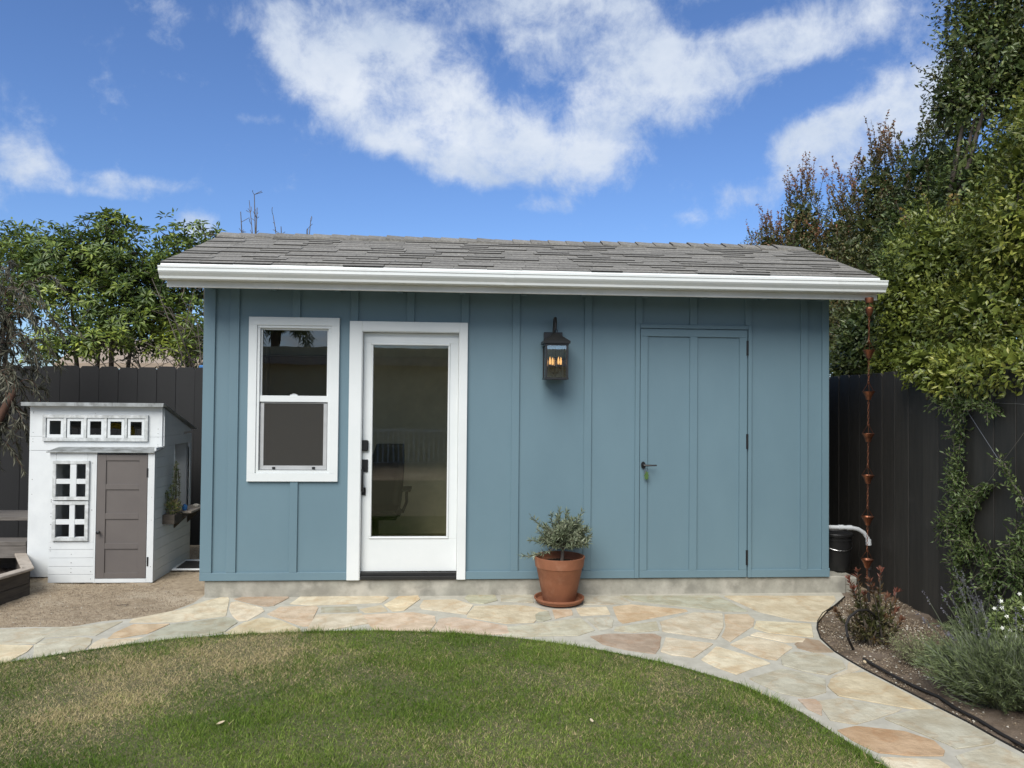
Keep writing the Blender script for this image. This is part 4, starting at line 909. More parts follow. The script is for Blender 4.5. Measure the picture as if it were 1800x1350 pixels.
# bay front
win2 = [(Y(93, 879, PY), Y(159, 809.6, PY)), (Y(92, 950.5, PY), Y(157, 881, PY))]
bw0, bw1 = bx0, Y(165.5, 900, PY)[0]
dleft, dright = Y(169.6, 900, PY)[0], Y(258, 900, PY)[0]; dtop, dbot = Y(215, 799.5, PY)[2], Y(213, 1016.5, PY)[2]
zs_ = [pz0+.004]+[Y(130, p, PY)[2] for p in (1010, 996, 981, 966, 953)]
panes = []
for (p, q), ys in zip(win2, (((648, 570), (744, 676)), ((876, 800), (970, 905)))):
    for (ya, yb) in ys:
        za, zb_2 = Y(120, 640+ya/3.214, PY)[2], Y(120, 640+yb/3.214, PY)[2]
        for (xa, xb) in (((328, 400), (435, 482)) if ya < 760 else ((318, 400), (430, 478))):
            panes.append((Y(xa/3.214, 850, PY)[0], Y(xb/3.214, 850, PY)[0], za, zb_2))
for z0, z1 in zip(zs_[:-1], zs_[1:]):
    B(bw0+rnd.uniform(0, .004), bw1, PY+rnd.uniform(0, .002), PY+.018, z0+.0012, z1-.0012).build('cladding_board', PWHITE, ph, bevel=.0012)
wh = [(min(p_[0] for p_ in panes)-.01, max(p_[1] for p_ in panes)+.01, min(p_[2] for p_ in panes)-.01, max(p_[3] for p_ in panes)+.01)]
xm = [bw0, Y(99, 800, PY)[0], Y(154.5, 800, PY)[0], bw1]
for xa, xb in zip(xm[:-1], xm[1:]):
    wall_with_holes('cladding_board', xa+.001, xb-.001, zs_[-1]+.001, zled, [(max(h[0], xa+.001), min(h[1], xb-.001), h[2], h[3]) for h in wh if max(h[0], xa) < min(h[1], xb)], PY+.001, PY+.017, PWHITE, ph)
for j, (p, q) in enumerate(win2):
    x0, x1, z0, z1 = p[0], q[0], p[2], q[2]; pn = panes[j*4:j*4+4]
    wn = frame(x0, x1, z0, z1, .030, PY-.020, PY-.0003, 'barn_window', PGREY, ph, bevel=.002)
    xc0, xc1 = pn[0][1], pn[1][0]; zc0, zc1 = min(a_[3] for a_ in pn), max(a_[2] for a_ in pn)
    if zc0 > zc1: zc0, zc1 = zc1, zc0
    B(xc0, xc1, PY-.016, PY-.0004, z0+.031, z1-.031).build('mullion', PWHITE, wn, bevel=.001)
    B(x0+.0305, xc0-.0005, PY-.014, PY-.0005, zc0, zc1).build('glazing_bar', PWHITE, wn, bevel=.001)
    B(xc1+.0005, x1-.0305, PY-.014, PY-.0005, zc0, zc1).build('glazing_bar', PWHITE, wn, bevel=.001)
# door frame and door
B(bw1+.001, dleft-.004, PY-.002, PY+.03, pz0+.003, zled).build('door_post', PWHITE, ph, bevel=.001)
B(dright+.004, bx1, PY-.002, PY+.03, pz0+.003, zled).build('door_post', PWHITE, ph, bevel=.001)
B(dleft-.0035, dright+.0035, PY-.002, PY+.03, pz0+.003, dbot-.004).build('door_sill', PWHITE, ph, bevel=.001)
pd = B(dleft, dright, PY+.008, PY+.022, dbot, dtop).build('door', TAUPE, ph)
ix0, ix1 = Y(185, 900, PY)[0], Y(243, 900, PY)[0]
B(dleft, ix0, PY-.002, PY+.0078, dbot, dtop).build('stile', TAUPE, pd, bevel=.001); B(ix1+.004, dright, PY-.002, PY+.0078, dbot, dtop).build('stile', TAUPE, pd, bevel=.001)
rl = [(798.7, 809.5), (851, 860.5), (902, 912.5), (955, 965), (1007, 1016.5)]
for ya, yb in rl: B(ix0+.0003, ix1+.0037, PY-.001, PY+.0077, max(Y(215, yb, PY)[2], dbot), min(Y(215, ya, PY)[2], dtop)).build('rail', TAUPE, pd, bevel=.001)
q = Y(175, 935, PY); kb = MB().lathe([(.001, 0), (.008, 0), (.008, .02), (.016, .028), (.016, .038), (.001, .044)], (0, 0, 0), 14); kb.v = [(q[0]+x, PY-.002-z, q[2]+y) for x, y, z in kb.v]; kb.build('knob', DARKM, pd, smooth=True)
for py in (831, 987):
    q = Y(259.5, py, PY); B(q[0]-.006, q[0]+.007, PY-.007, PY-.0021, q[2]-.04, q[2]+.04).build('hinge', BLACKM, pd)
# ledge roof over the bay
MB().prism([(bx0-.02, PY-.03, zled+.002), (px1+.03, PY-.03, zled+.002), (px1+.03, PM-.001, zled+.03), (bx0-.02, PM-.001, zled+.03)], (0, 0, .010)).build('ledge_roof', GALV, ph, bevel=.002)
# right side wall in boards with an opening
def sideboard(z0, z1, y0, y1): MB().box(bx1-.018, bx1-.001, y0, y1, z0+.001, z1-.001).build('side_board', PWHITE, ph, bevel=.001)
oy0 = X(300, 830, bx1)[1]; oy1 = X(344, 830, bx1)[1]; oz1 = X(323, 787, bx1)[2]; oz0 = X(323, 894, bx1)[2]
oy0 = 1.06; oy1 = 1.46
z = pz0+.004
zb2 = lambda y: 1.405-(y-PM)*.30
while z < 1.40:
    z1 = min(z+.092, 1.40)
    yf_ = PY+.031 if z < zled-.02 else PM+.019
    ymax = min(PBk, PM+(1.395-z1)/.30) if z1 > 1.17 else PBk
    if ymax > yf_+.03:
        if z1 > oz0+.02 and z < oz1-.02: sideboard(z, z1, yf_, oy0); sideboard(z, z1, oy1, ymax)
        else: sideboard(z, z1, yf_, ymax)
    z = z1
B(bx1-.019, bx1+.004, oy0-.012, oy0, oz0, oz1).build('opening_trim', PWHITE, ph); B(bx1-.019, bx1+.004, oy1, oy1+.03, oz0, oz1).build('opening_trim', PWHITE, ph)
MB().prism([(bx1-.0175, PM+.0195, 1.17), (bx1-.0175, PBk, 1.165), (bx1-.0175, PBk, 1.395-(PBk-PM)*.30+.012), (bx1-.0175, PM+.0195, 1.405)], (.012, 0, 0)).build('gable_board', PWHITE, ph)
# roof sheet sloping back
rz0 = Y(170, 710, PM-.07)[2]
rs = .245/.85
MB().prism([(px0-.045, PM-.075, rz0), (px1+.045, PM-.075, rz0), (px1+.045, PBk+.08, rz0-rs*(PBk+.155-PM)), (px0-.045, PBk+.08, rz0-rs*(PBk+.155-PM))], (0, 0, .012)).build('roof', GALV, ph, bevel=.002)
for xa, xb in ((px0-.04, -1.35), (-1.348, -1.02), (-1.018, px1+.04)):
    B(xa, xb, PM-.078, PM-.0755, rz0-.022, rz0+.010).build('roof_edging', GALV, ph)
nl_ = MB()
for k_ in range(46):
    if k_ < 16: x_, z_, y_ = rnd.choice((px0+.03, px1-.03, -1.2, -1.5)), rnd.uniform(zmid+.02, ztop-.02), PM
    elif k_ < 24: x_, z_, y_ = rnd.choice((px0+.03, px0+.2)), rnd.uniform(pz0+.05, zmid), PM+.001
    else: x_, z_, y_ = rnd.choice((bw0+.02, bw1-.02, bw0+.2, bx1-.02)), rnd.uniform(pz0+.02, zled-.02), PY-.0015
    nl_.tube([(x_, y_+.001, z_), (x_, y_-.0012, z_)], rnd.uniform(.0025, .004), 6)
nl_.build('nail_heads', GREYWD, ph, kind='stuff')
# things inside and on the playhouse
B(-1.60, -1.1, 1.2, 1.45, .28, .30).build('play_counter', GREYWD, ph)
yt = thing('yellow_toy', 'yellow toy seen through the playhouse top windows', 'toy', (-1.2, 1.3, 1.0))
MB().tube([(-1.36, 1.30, 1.20), (-1.22, 1.22, 1.23), (-1.08, 1.3, 1.19)], .03, 8).build('loop', YEL, yt, smooth=True); MB().tube([(-1.36, 1.30, 1.20), (-1.36, 1.3, 1.02), (-1.08, 1.3, 1.02), (-1.08, 1.3, 1.19)], .02, 8).build('handle', YEL, yt, smooth=True)
# planter with plants, shelf, blue object on the side
pl = thing('side_planter', 'small brown planter box with tall thin succulent stems on the playhouse side wall', 'planter', (bx1+.06, .85, .38))
q0_ = X(280, 921, bx1+.05); 
pyc = .88; pzt = X(290, 908, bx1+.06)[2]
MB().box(bx1+.001, bx1+.11, pyc-.11, pyc+.10, pzt-.085, pzt).build('box', OLDWD, pl, bevel=.003)
PLG = leafmat('planter_leaves', [(.07, .10, .03), (.14, .18, .06), (.24, .26, .12)], young=(.30, .24, .12), vscale=12)
lv = Leaves(); st_ = MB()
for (dx_, dy_, hh) in ((.03, -.05, .20), (.05, -.03, .26), (.07, .01, .44), (.05, .04, .47), (.08, .05, .40), (.06, .02, .46)):
    b_ = np.array([bx1+dx_, pyc+dy_, pzt]); cv = curve(b_, b_+np.array([rng.uniform(-.02, .03), rng.uniform(-.02, .02), hh]), 0, 7, .012); st_.tube(cv, .004, 5)
    m_ = 90; t = rng.uniform(.35, 1, m_); i0 = np.minimum((t*6).astype(int), 5); P = cv[i0]+(cv[i0+1]-cv[i0])*(t*6-i0)[:, None]; lv.add(P, sphere_dirs(m_)+np.array([0, 0, .7]), .028, .007)
P, D = fill_ellipsoid((bx1+.055, pyc, pzt+.06), (.06, .10, .07), 420, .1); lv.add(P, D+np.array([0, 0, .6]), rng.uniform(.02, .045, 420), .009, (rng.random(420) < .35)*.9)
st_.build('stems', TWIG, pl); lv.build('foliage', PLG, pl)
sh = thing('side_shelf', 'weathered wooden shelf on brackets beside the playhouse opening', 'shelf', (bx1+.1, 1.25, .4))
MB().box(bx1+.001, bx1+.17, 1.04, 1.50, oz0-.005, oz0+.016).build('board', OLDTOP, sh, bevel=.003)
MB().prism([(bx1+.002, 1.06, oz0-.006), (bx1+.15, 1.06, oz0-.006), (bx1+.002, 1.06, oz0-.15)], (0, .02, 0)).build('bracket', OLDWD, sh); MB().prism([(bx1+.002, 1.42, oz0-.006), (bx1+.15, 1.42, oz0-.006), (bx1+.002, 1.42, oz0-.15)], (0, .02, 0)).build('bracket', OLDWD, sh)
cup_ = MB().lathe([(.001, 0), (.018, 0), (.026, .02), (.024, .045), (.010, .058), (.001, .06)], (bx1+.09, 1.09, oz0+.017), 14).build('blue_cup', BLUEP, smooth=True); tag(cup_, 'small blue plastic toy standing on the playhouse shelf', 'toy')
sl_ = MB()
ss = thing('seashell', 'pale shell lying on the outer end of the playhouse shelf', 'shell', (bx1+.13, 1.3, oz0+.017))
MB().lathe([(.001, 0), (.03, .004), (.034, .02), (.02, .03), (.001, .034)], (bx1+.12, 1.32, oz0+.017), 10).build('whorl', PEBW, ss, smooth=True)
# window screen lying on the sand by the shed
wsn = thing('window_screen', 'white framed window screen lying on the ground between playhouse and shed', 'screen', (-.35, 1.25, -.13))
WSN = [Z(303, 1001.5, -.12), Z(365, 1001.5, -.12), Z(375, 986, -.12), Z(326, 985, -.12)]
for i in range(4):
    a_, b_ = WSN[i], WSN[(i+1) % 4]; MB().tube([a_, b_], .012, 4).build('frame_bar', PWHITE, wsn)
MB().prism([(p_[0], p_[1], p_[2]-.002) for p_ in WSN], (0, 0, .002)).build('mesh', mat('screen_dark', (.03, .03, .03)), wsn)
tk = thing('yellow_truck', 'yellow toy half hidden behind the shed corner', 'toy', (-.38, 1.75, -.13))
MB().box(-.46, -.22, 1.65, 1.85, .06, .17).build('bed', YEL, tk, bevel=.02); MB().box(-.44, -.3, 1.66, 1.84, -.08, .055).build('cab', BLACKM, tk, bevel=.01)
for yy in (1.66, 1.84): MB().tube([(-.40, yy-.02, -.04), (-.40, yy+.02, -.04)], .085, 14).build('wheel', YEL, tk)

# ------------------------------------------------------------------ bench table and sandbox, far left
bt = thing('picnic_table', 'grey wooden picnic table partly hidden by the playhouse', 'table', (-2.5, 1.2, -.15))
q = Y(50, 893, 1.45); zt2 = Y(20, 905, 1.15)[2]
for k_ in range(3): MB().box(-3.2, -1.86, 1.02+k_*.15, 1.02+k_*.15+.143, zt2-.035, zt2+.0).build('top_plank', GREYWD, bt, bevel=.003)
zs2 = Y(20, 950, .85)[2]
for k_ in range(1): MB().box(-3.2, -1.80, .80, 1.0, zs2-.04, zs2).build('seat_plank', GREYWD, bt, bevel=.003)
MB().box(-3.2, -1.80, .805, .83, zs2-.15, zs2-.041).build('apron', GREYWD, bt)
for x in (-2.32, -3.0): MB().box(x, x+.05, 1.15, 1.22, -.16, zt2-.036).build('leg', GREYWD, bt); MB().box(x, x+.05, .88, .95, -.16, zs2-.041).build('leg', GREYWD, bt)
mch = tag(sheet('mulch_patch', -4.5, -1.80, .45, 2.3, .03, lambda x, y: -.142+.02*nz2(x, y, 7, 3)+.012*rng.normal(size=x.shape)+.03*np.clip(y-.4, 0, 1), MULCH), kind='structure')
sb = thing('sandbox', 'weathered wooden sandbox corner at the left edge', 'sandbox', (-2.0, .1, -.15))
A_, B_, C_ = Z(-70, 1085, -.15), Z(48, 1046, -.15), Z(30, 1004, -.15)
def plank(mb, p, q, z0, z1, th):
    p, q = np.array(p), np.array(q); d_ = (q-p); d_[2] = 0; L_ = np.linalg.norm(d_); d_ = d_/L_; n_ = np.array([-d_[1], d_[0], 0]); c = (p+q)/2; c[2] = (z0+z1)/2
    mb.obox(c, d_*L_/2, n_*th/2, (0, 0, (z1-z0)/2)); return mb
zt3 = Y(48, 1005, A_[1]+.25)[2]
zt3 = .055
for i in range(2): plank(MB(), A_, B_, -.155+i*.105, -.155+i*.105+.102, .035).build('side_plank', OLDWD, sb, bevel=.003)
for i in range(2): plank(MB(), B_, C_, -.155+i*.105, -.155+i*.105+.102, .035).build('side_plank', OLDWD, sb, bevel=.003)
D_ = Z(-80, 1000, -.15); plank(MB(), C_, D_, -.155, .055, .035).build('side_plank', OLDWD, sb, bevel=.003)
for a_, b_ in ((A_, B_), (B_, C_), (C_, D_)): plank(MB(), a_, b_, zt3, zt3+.022, .09).build('cap_board', OLDTOP, sb, bevel=.004)
rs_ = MB().box(px0-.035, px0-.02, PM+.05, PM+.09, -.16, .12).build('rusty_edging', mat('rust', (.20, .07, .035), rough=.9)); tag(rs_, 'rusty brown strip standing against the playhouse left corner', 'edging')

# ================================================================== PLANTS
HEDGE = leafmat('hedge_leaves', [(0.025, 0.044, 0.016), (0.053, 0.083, 0.025), (0.103, 0.143, 0.039), (0.197, 0.233, 0.064)], young=(.19, .075, .035), rough=.36, trans=.15, vscale=1.3)
EUGEN = leafmat('eugenia_leaves', [(0.030, 0.045, 0.017), (0.053, 0.073, 0.023), (0.099, 0.119, 0.036), (0.165, 0.182, 0.056)], young=(.32, .11, .055), rough=.38, trans=.18, vscale=1.6)
YELG = leafmat('yellow_green_hedge_leaves', [(0.044, 0.068, 0.016), (0.102, 0.137, 0.026), (0.187, 0.225, 0.040), (0.375, 0.392, 0.077)], young=(.26, .13, .045), rough=.36, trans=.18, vscale=1.7)  # yellower leaf green for the hedge trees nearest the viewer
def sprig(lv, st, base, top, nl, ll, lw, ag0, ag1, spread=1.0, t0=.05, r=.004, bend=.03):
    cv = curve(base, top, rng.uniform(-bend, bend), 7, rng.uniform(-bend, bend))
    if st is not None: st.tube(cv, [r*(1-.12*i) for i in range(7)], 4, False)
    t = t0+(1-t0)*rng.random(nl); i0 = np.minimum((t*6).astype(int), 5); P = cv[i0]+(cv[i0+1]-cv[i0])*(t*6-i0)[:, None]
    ax = unit(cv[i0+1]-cv[i0]); D = ax*.8+spread*sphere_dirs(nl)
    lv.add(P+D*.0, D, ll*rng.uniform(.7, 1.15, nl)*(1-.35*t**3), lw*rng.uniform(.7, 1.1, nl), np.clip((ag0+(ag1-ag0)*t)*rng.uniform(.3, 1.2, nl), 0, 1))
def crown(lv, blobs, dens, ll, lw, ag=0., inner=.62, out=.75, lump=.22, fill=True):
    for (c, r) in blobs:
        area = 4*math.pi*((r[0]*r[1])**1.6/3+(r[0]*r[2])**1.6/3+(r[1]*r[2])**1.6/3)**(1/1.6)
        m_ = int(area*dens); P, D = fill_ellipsoid(c, r, m_, inner, lump)
        D2 = D*out+.75*sphere_dirs(m_)+np.array([0, 0, -.05]); Nn = D+.5*sphere_dirs(m_)+np.array([0, 0, .8])
        lv.add(P, D2, ll*rng.uniform(.6, 1.2, m_), lw*rng.uniform(.7, 1.15, m_), np.clip(ag*rng.uniform(-1, 1.6, m_), 0, 1), Nn)
        if fill:   # twiggy interior leaves, larger and sparser
            m2 = int(area*dens*.10); P, D = fill_ellipsoid(c, (r[0]*.72, r[1]*.72, r[2]*.72), m2, .25, .1)
            lv.add(P, sphere_dirs(m2), ll*2.6, lw*3.2, 0.)
def tree(name, label, cat, root, blobs, m, dens, ll, lw, ag=0., trunk_r=.06, shoots=(), sh_age=(.1, .8), group=None, limb_m=BARK, **kw):
    t = thing(name, label, cat, root, group)
    tb = MB(); root = np.array(root, float)
    ctr_ = sum(np.array(b[0]) for b in blobs)/len(blobs)
    fork = root+np.array([0, 0, max(.4, (ctr_[2]-root[2])*.45)])+np.array([(ctr_[0]-root[0])*.2, (ctr_[1]-root[1])*.2, 0])
    tb.tube(curve(root, fork, 0, 6, .03), [trunk_r*(1.15-.06*i) for i in range(6)], 10)
    for c, r in blobs:
        tb.tube(curve(fork, np.array(c)+rng.normal(0, .08, 3), .05, 6, .06), [trunk_r*.7*(1-.13*i) for i in range(6)], 6)
        for _ in range(7):
            e = np.array(c)+sphere_dirs(1)[0]*np.array(r)*rng.uniform(.55, .95); tb.tube(curve(np.array(c)-np.array([0, 0, r[2]*.4]), e, .03, 5, .05), [trunk_r*.2, trunk_r*.16, trunk_r*.12, .006, .004], 4)
    lv = Leaves(); crown(lv, blobs, dens, ll, lw, ag, **kw)
    for (b_, e_, n_) in shoots: sprig(lv, tb, b_, e_, n_, ll*.9, lw, sh_age[0], sh_age[1], .9)
    tb.build('trunk', limb_m, t, smooth='all'); lv.build('crown', m, t); return t
def W3(px, py, y): return tuple(Y(px, py, y))
def shoots_on(c, r, n, hmin, hmax, nl=26, tilt=.22):
    out = []
    for _ in range(n):
        a = rng.uniform(0, 6.28); q_ = math.sqrt(rng.random())*.85
        b_ = np.array(c)+np.array([r[0]*q_*math.cos(a), r[1]*q_*math.sin(a), r[2]*math.sqrt(max(0, 1-q_*q_))*.85])
        h = rng.uniform(hmin, hmax)*(1-.4*q_); out.append((b_, b_+np.array([rng.normal(0, tilt)*h, rng.normal(0, tilt)*h, h]), int(nl*h/.4)+6))
    return out
GH = 'trees of the tall hedge behind the right fence'
# from far to near along the fence
def hedge_tree(specs, sh, **kw):
    blobs = [(W3(px, py, y), r) for (px, py, y, r) in specs]; ss_ = []
    for i, (n_, h0, h1) in sh: ss_ += shoots_on(*blobs[i], n_, h0, h1)
    return blobs, ss_
DK = dict(ll=.055, lw=.026)
b, s_ = hedge_tree([(1352, 452, 6.0, (.42, .5, .50)), (1395, 470, 5.7, (.45, .5, .6)), (1340, 520, 6.0, (.5, .5, .6))], [(0, (26, .25, .60)), (1, (12, .2, .45))])
tree('hedge_tree', 'farthest hedge tree with reddish shoots rising just past the roof ridge end', 'tree', (6.7, 6.0, -.2), b, EUGEN, 900, .055, .024, .35, shoots=s_, sh_age=(.2, 1.), group=GH)
b, s_ = hedge_tree([(1412, 395, 5.0, (.30, .4, .55)), (1420, 470, 4.8, (.5, .5, .6)), (1445, 540, 4.6, (.6, .5, .7))], [(0, (26, .35, .8)), (1, (12, .2, .5))])
tree('hedge_tree', 'slim hedge tree with orange red tips standing second behind the roof end', 'tree', (6.8, 5.0, -.2), b, EUGEN, 900, .055, .024, .25, shoots=s_, sh_age=(.1, .95), group=GH)
b, s_ = hedge_tree([(1482, 405, 4.0, (.26, .35, .45)), (1480, 470, 3.9, (.5, .5, .5)), (1490, 560, 3.4, (.5, .5, .8))], [(0, (26, .4, .85)), (1, (16, .2, .5))])
tree('hedge_tree', 'hedge tree with a thin pinkish leading shoot in the dip of the hedge top', 'tree', (6.7, 4.0, -.2), b, EUGEN, 950, .055, .024, .22, shoots=s_, sh_age=(.1, .95), group=GH)
b, s_ = hedge_tree([(1560, 350, 3.0, (.42, .45, .55)), (1545, 430, 2.8, (.55, .5, .55)), (1555, 520, 2.4, (.5, .5, .75)), (1505, 600, 2.2, (.42, .4, .5))], [(0, (38, .3, .75)), (1, (16, .2, .45))])
tree('hedge_tree', 'dark green hedge tree with upright sprigs right of the pinkish shoot', 'tree', (6.7, 3.0, -.2), b, EUGEN, 1000, .055, .026, .12, shoots=s_, sh_age=(.05, .7), group=GH)
b, s_ = hedge_tree([(1655, 315, 2.0, (.45, .45, .6)), (1625, 420, 1.8, (.55, .5, .6)), (1720, 340, .9, (.5, .5, .5)), (1600, 540, 1.3, (.5, .5, .7)), (1530, 600, 1.5, (.30, .4, .45)), (1500, 640, 1.9, (.3, .4, .35))], [(0, (34, .25, .6)), (1, (10, .2, .4))])
tree('hedge_tree', 'bushy hedge tree below the tall dark crown at the upper right', 'tree', (6.6, 2.0, -.2), b, HEDGE, 1050, .058, .028, .08, shoots=s_, sh_age=(.05, .6), group=GH)
b, s_ = hedge_tree([(1735, 85, 1.0, (.50, .5, .62)), (1700, 175, 1.0, (.38, .4, .38)), (1830, 150, .8, (.5, .5, .7)), (1790, -60, .8, (.6, .6, .6)), (1800, 300, .6, (.4, .5, .5))], [(0, (26, .2, .45)), (1, (8, .15, .3))])
for (px, py) in ((1612, 120), (1622, 75), (1645, 30), (1640, 5), (1618, 150), (1650, 60), (1632, 175), (1600, 112)):
    e_ = np.array(W3(px, py, 1.0)); b0c = np.array(W3(px+75, py+38, 1.0)); s_.append((b0c, e_, 30))
tree('tall_tree', 'tallest tree of the hedge filling the upper right corner', 'tree', (6.5, 1.0, -.2), b, HEDGE, 1050, .055, .026, .12, shoots=s_, sh_age=(.0, .35), group=GH, trunk_r=.05, lump=.3)
b, s_ = hedge_tree([(1650, 450, .1, (.45, .45, .45)), (1760, 470, -.2, (.55, .5, .5)), (1660, 560, -.1, (.42, .45, .45)), (1600, 600, .1, (.26, .35, .33)), (1585, 520, .2, (.22, .3, .25)), (1570, 640, .15, (.16, .25, .16)), (1625, 640, -.65, (.20, .2, .17)), (1655, 668, -.85, (.14, .15, .13))], [(0, (10, .15, .3))])
tree('hedge_tree', 'glossy green hedge tree bulging over the fence beside the gutter end', 'tree', (6.3, .1, -.2), b, YELG, 1450, .052, .024, .05, shoots=s_, group=GH, inner=.72)
b, s_ = hedge_tree([(1800, 400, -1.1, (.42, .5, .5)), (1740, 560, -.9, (.38, .5, .42)), (1830, 610, -1.3, (.42, .5, .30)), (1690, 655, -1.1, (.22, .22, .20)), (1750, 655, -1.45, (.24, .22, .18)), (1815, 650, -1.75, (.28, .25, .18)), (1870, 250, -1.2, (.45, .5, .5))], [])
tree('hedge_tree', 'yellow green hedge tree at the right edge with foliage down to the fence top', 'tree', (6.2, -1.2, -.2), b, YELG, 1550, .050, .023, .12, group=GH, inner=.72)
b, s_ = hedge_tree([(2050, 300, -1.8, (.7, .7, 1.1)), (2080, 560, -2.2, (.6, .7, .8))], [])
tree('hedge_tree', 'hedge tree going on past the right edge of the picture', 'tree', (6.3, -2.4, -.2), b, HEDGE, 700, .060, .030, .12, group=GH, inner=.7)

# broad leaved tree over the back fence, left
SCHEF = leafmat('rosette_leaves', [(0.040, 0.078, 0.022), (0.089, 0.136, 0.033), (0.193, 0.255, 0.049), (0.439, 0.487, 0.077)], young=(.3, .2, .05), rough=.38, trans=.2, vscale=1.1)
def rosette_tree(label, root, blobs, n, name='leafy_tree', grp=None, ll=.105):
    t = thing(name, label, 'tree', root, grp); tb = MB(); lv = Leaves(); root = np.array(root, float)
    for j in range(4):
        a = root+np.array([rng.uniform(-.3, .3), rng.uniform(-.2, .2), 0]); e = np.array(blobs[j % len(blobs)][0])
        tb.tube(curve(a, e, .0, 8, rng.uniform(-.2, .2)), [.055, .05, .045, .038, .03, .024, .018, .012], 7)
    for c, r in blobs:
        area = r[0]*r[2]; m_ = int(n*area*1.9)
        P2, D2 = fill_ellipsoid(c, r, int(n*area*5), .2, .3); lv.add(P2, D2+sphere_dirs(len(P2)), .085, .034)
        P, D = fill_ellipsoid(c, r, m_, .25, .3)
        for i in range(m_):
            up = unit(D[i]*.7+np.array([0, 0, .8])+.3*sphere_dirs(1)[0]); k_ = rng.integers(9, 14)
            if rng.random() < .3: tb.tube(curve(np.array(c)+(P[i]-np.array(c))*.3, P[i], .0, 4, .04), [.010, .008, .006, .005], 4, False)
            e1 = unit(np.cross(up, [0.3, .9, .2])); e2 = np.cross(up, e1); th_ = rng.uniform(0, 6.28)+np.arange(k_)*6.283/k_; el2 = rng.uniform(-.15, .75, k_)
            DD = (e1*np.cos(th_)[:, None]+e2*np.sin(th_)[:, None])*np.cos(el2)[:, None]+up*np.sin(el2)[:, None]
            lv.add(P[i]+DD*.03, DD, ll*rng.uniform(.65, 1.1, k_), ll*.30, 0., Nn=np.repeat(up[None], k_, 0)+.2*sphere_dirs(k_), droop=.22)
    tb.build('trunk', BARK, t, smooth='all'); lv.build('crown', SCHEF, t); return t
rosette_tree('leafy green tree behind the back fence above the playhouse roof', (-2.6, 4.2, -.2),
    [(W3(195, 455, 4.2), (.62, .6, .55)), (W3(120, 455, 4.2), (.55, .6, .45)), (W3(250, 500, 4.1), (.55, .5, .5)), (W3(200, 400, 4.2), (.22, .3, .30)), (W3(140, 520, 4.0), (.55, .5, .4)), (W3(60, 480, 4.4), (.4, .5, .5)), (W3(95, 605, 3.6), (.35, .4, .28)), (W3(170, 600, 3.5), (.4, .3, .22)), (W3(230, 560, 3.9), (.5, .4, .3))], 300)
rosette_tree('leafy green tree reaching up beside the left end of the shed roof', (-1.1, 4.3, -.2),
    [(W3(312, 425, 4.3), (.28, .3, .36)), (W3(360, 410, 4.4), (.22, .3, .16)), (W3(300, 480, 4.2), (.42, .4, .36)), (W3(330, 560, 4.0), (.42, .4, .40)), (W3(390, 470, 4.3), (.5, .4, .3)), (W3(300, 610, 3.8), (.34, .3, .25)), (W3(345, 600, 3.6), (.2, .3, .3))], 210)
rosette_tree('leafy green tree top showing at the far left of the back fence', (-4.6, 4.8, -.2),
    [(W3(30, 430, 4.9), (.42, .5, .35)), (W3(-60, 450, 4.9), (.7, .6, .5)), (W3(20, 520, 4.8), (.5, .5, .4))], 190)
# tangle of thin bare branches behind, through which the sky shows
th_b = thing('bare_thicket', 'tangle of thin grey branches behind the fence between the leafy tree and the shed', 'shrub', (-1., 3.6, -.2))
tb = MB(); lv = Leaves()
for _ in range(46):
    b_ = np.array([rng.uniform(-1.9, -.1), rng.uniform(3.2, 4.2), 1.2]); e_ = b_+np.array([rng.normal(-.1, .45), rng.normal(0, .3), rng.uniform(.6, 1.8)])
    cv = curve(b_, e_, rng.uniform(-.1, .1), 8, rng.uniform(-.15, .15)); tb.tube(cv, [.014, .012, .010, .008, .007, .006, .005, .004], 4, False)
    for _ in range(5):
        p_ = cv[rng.integers(2, 8)]; tb.tube(curve(p_, p_+np.array([rng.normal(0, .25), rng.normal(0, .2), rng.uniform(-.05, .35)]), .02, 5, .04), [.005, .004, .004, .003, .003], 3, False)
for px, py in ((300, 590), (240, 600), (160, 590), (340, 510), (345, 600), (280, 540)):
    P, D = fill_ellipsoid(W3(px, py, 4.6), (.38, .3, .26), 1100, .1, .3); lv.add(P, D+sphere_dirs(1100), .06, .03)
tb.build('branches', TWIG, th_b); lv.build('foliage', HEDGE, th_b)
for k_, (pts, lab) in enumerate(((((427, 420), (423, 372)), 'thin bare twig sticking up leftmost behind the roof ridge'), (((449, 420), (447, 342), (438, 352), (452, 365)), 'tallest bare forked twig behind the roof ridge'), (((495, 420), (480, 378), (494, 398)), 'bare leaning twig third from the left behind the roof ridge'), (((538, 425), (546, 390), (541, 402)), 'short bare twig rightmost behind the roof ridge'))):
    tb = MB(); b_ = np.array(W3(pts[0][0], pts[0][1]+60, 4.0))
    for p_ in pts[1:]:
        e_ = np.array(W3(*p_, 4.0)); cv = curve(b_, e_, 0, 7, .02); tb.tube(cv, [.011, .010, .009, .008, .007, .006, .005], 4)
        for j in range(6): q = cv[rng.integers(3, 7)]; tb.tube(curve(q, q+np.array([rng.normal(0, .05), rng.normal(0, .05), rng.uniform(.02, .10)]), 0, 4, .01), .004, 3)
    tag(tb.build('bare_twig', TWIG), lab, 'branch', 'bare twigs above the roof ridge')
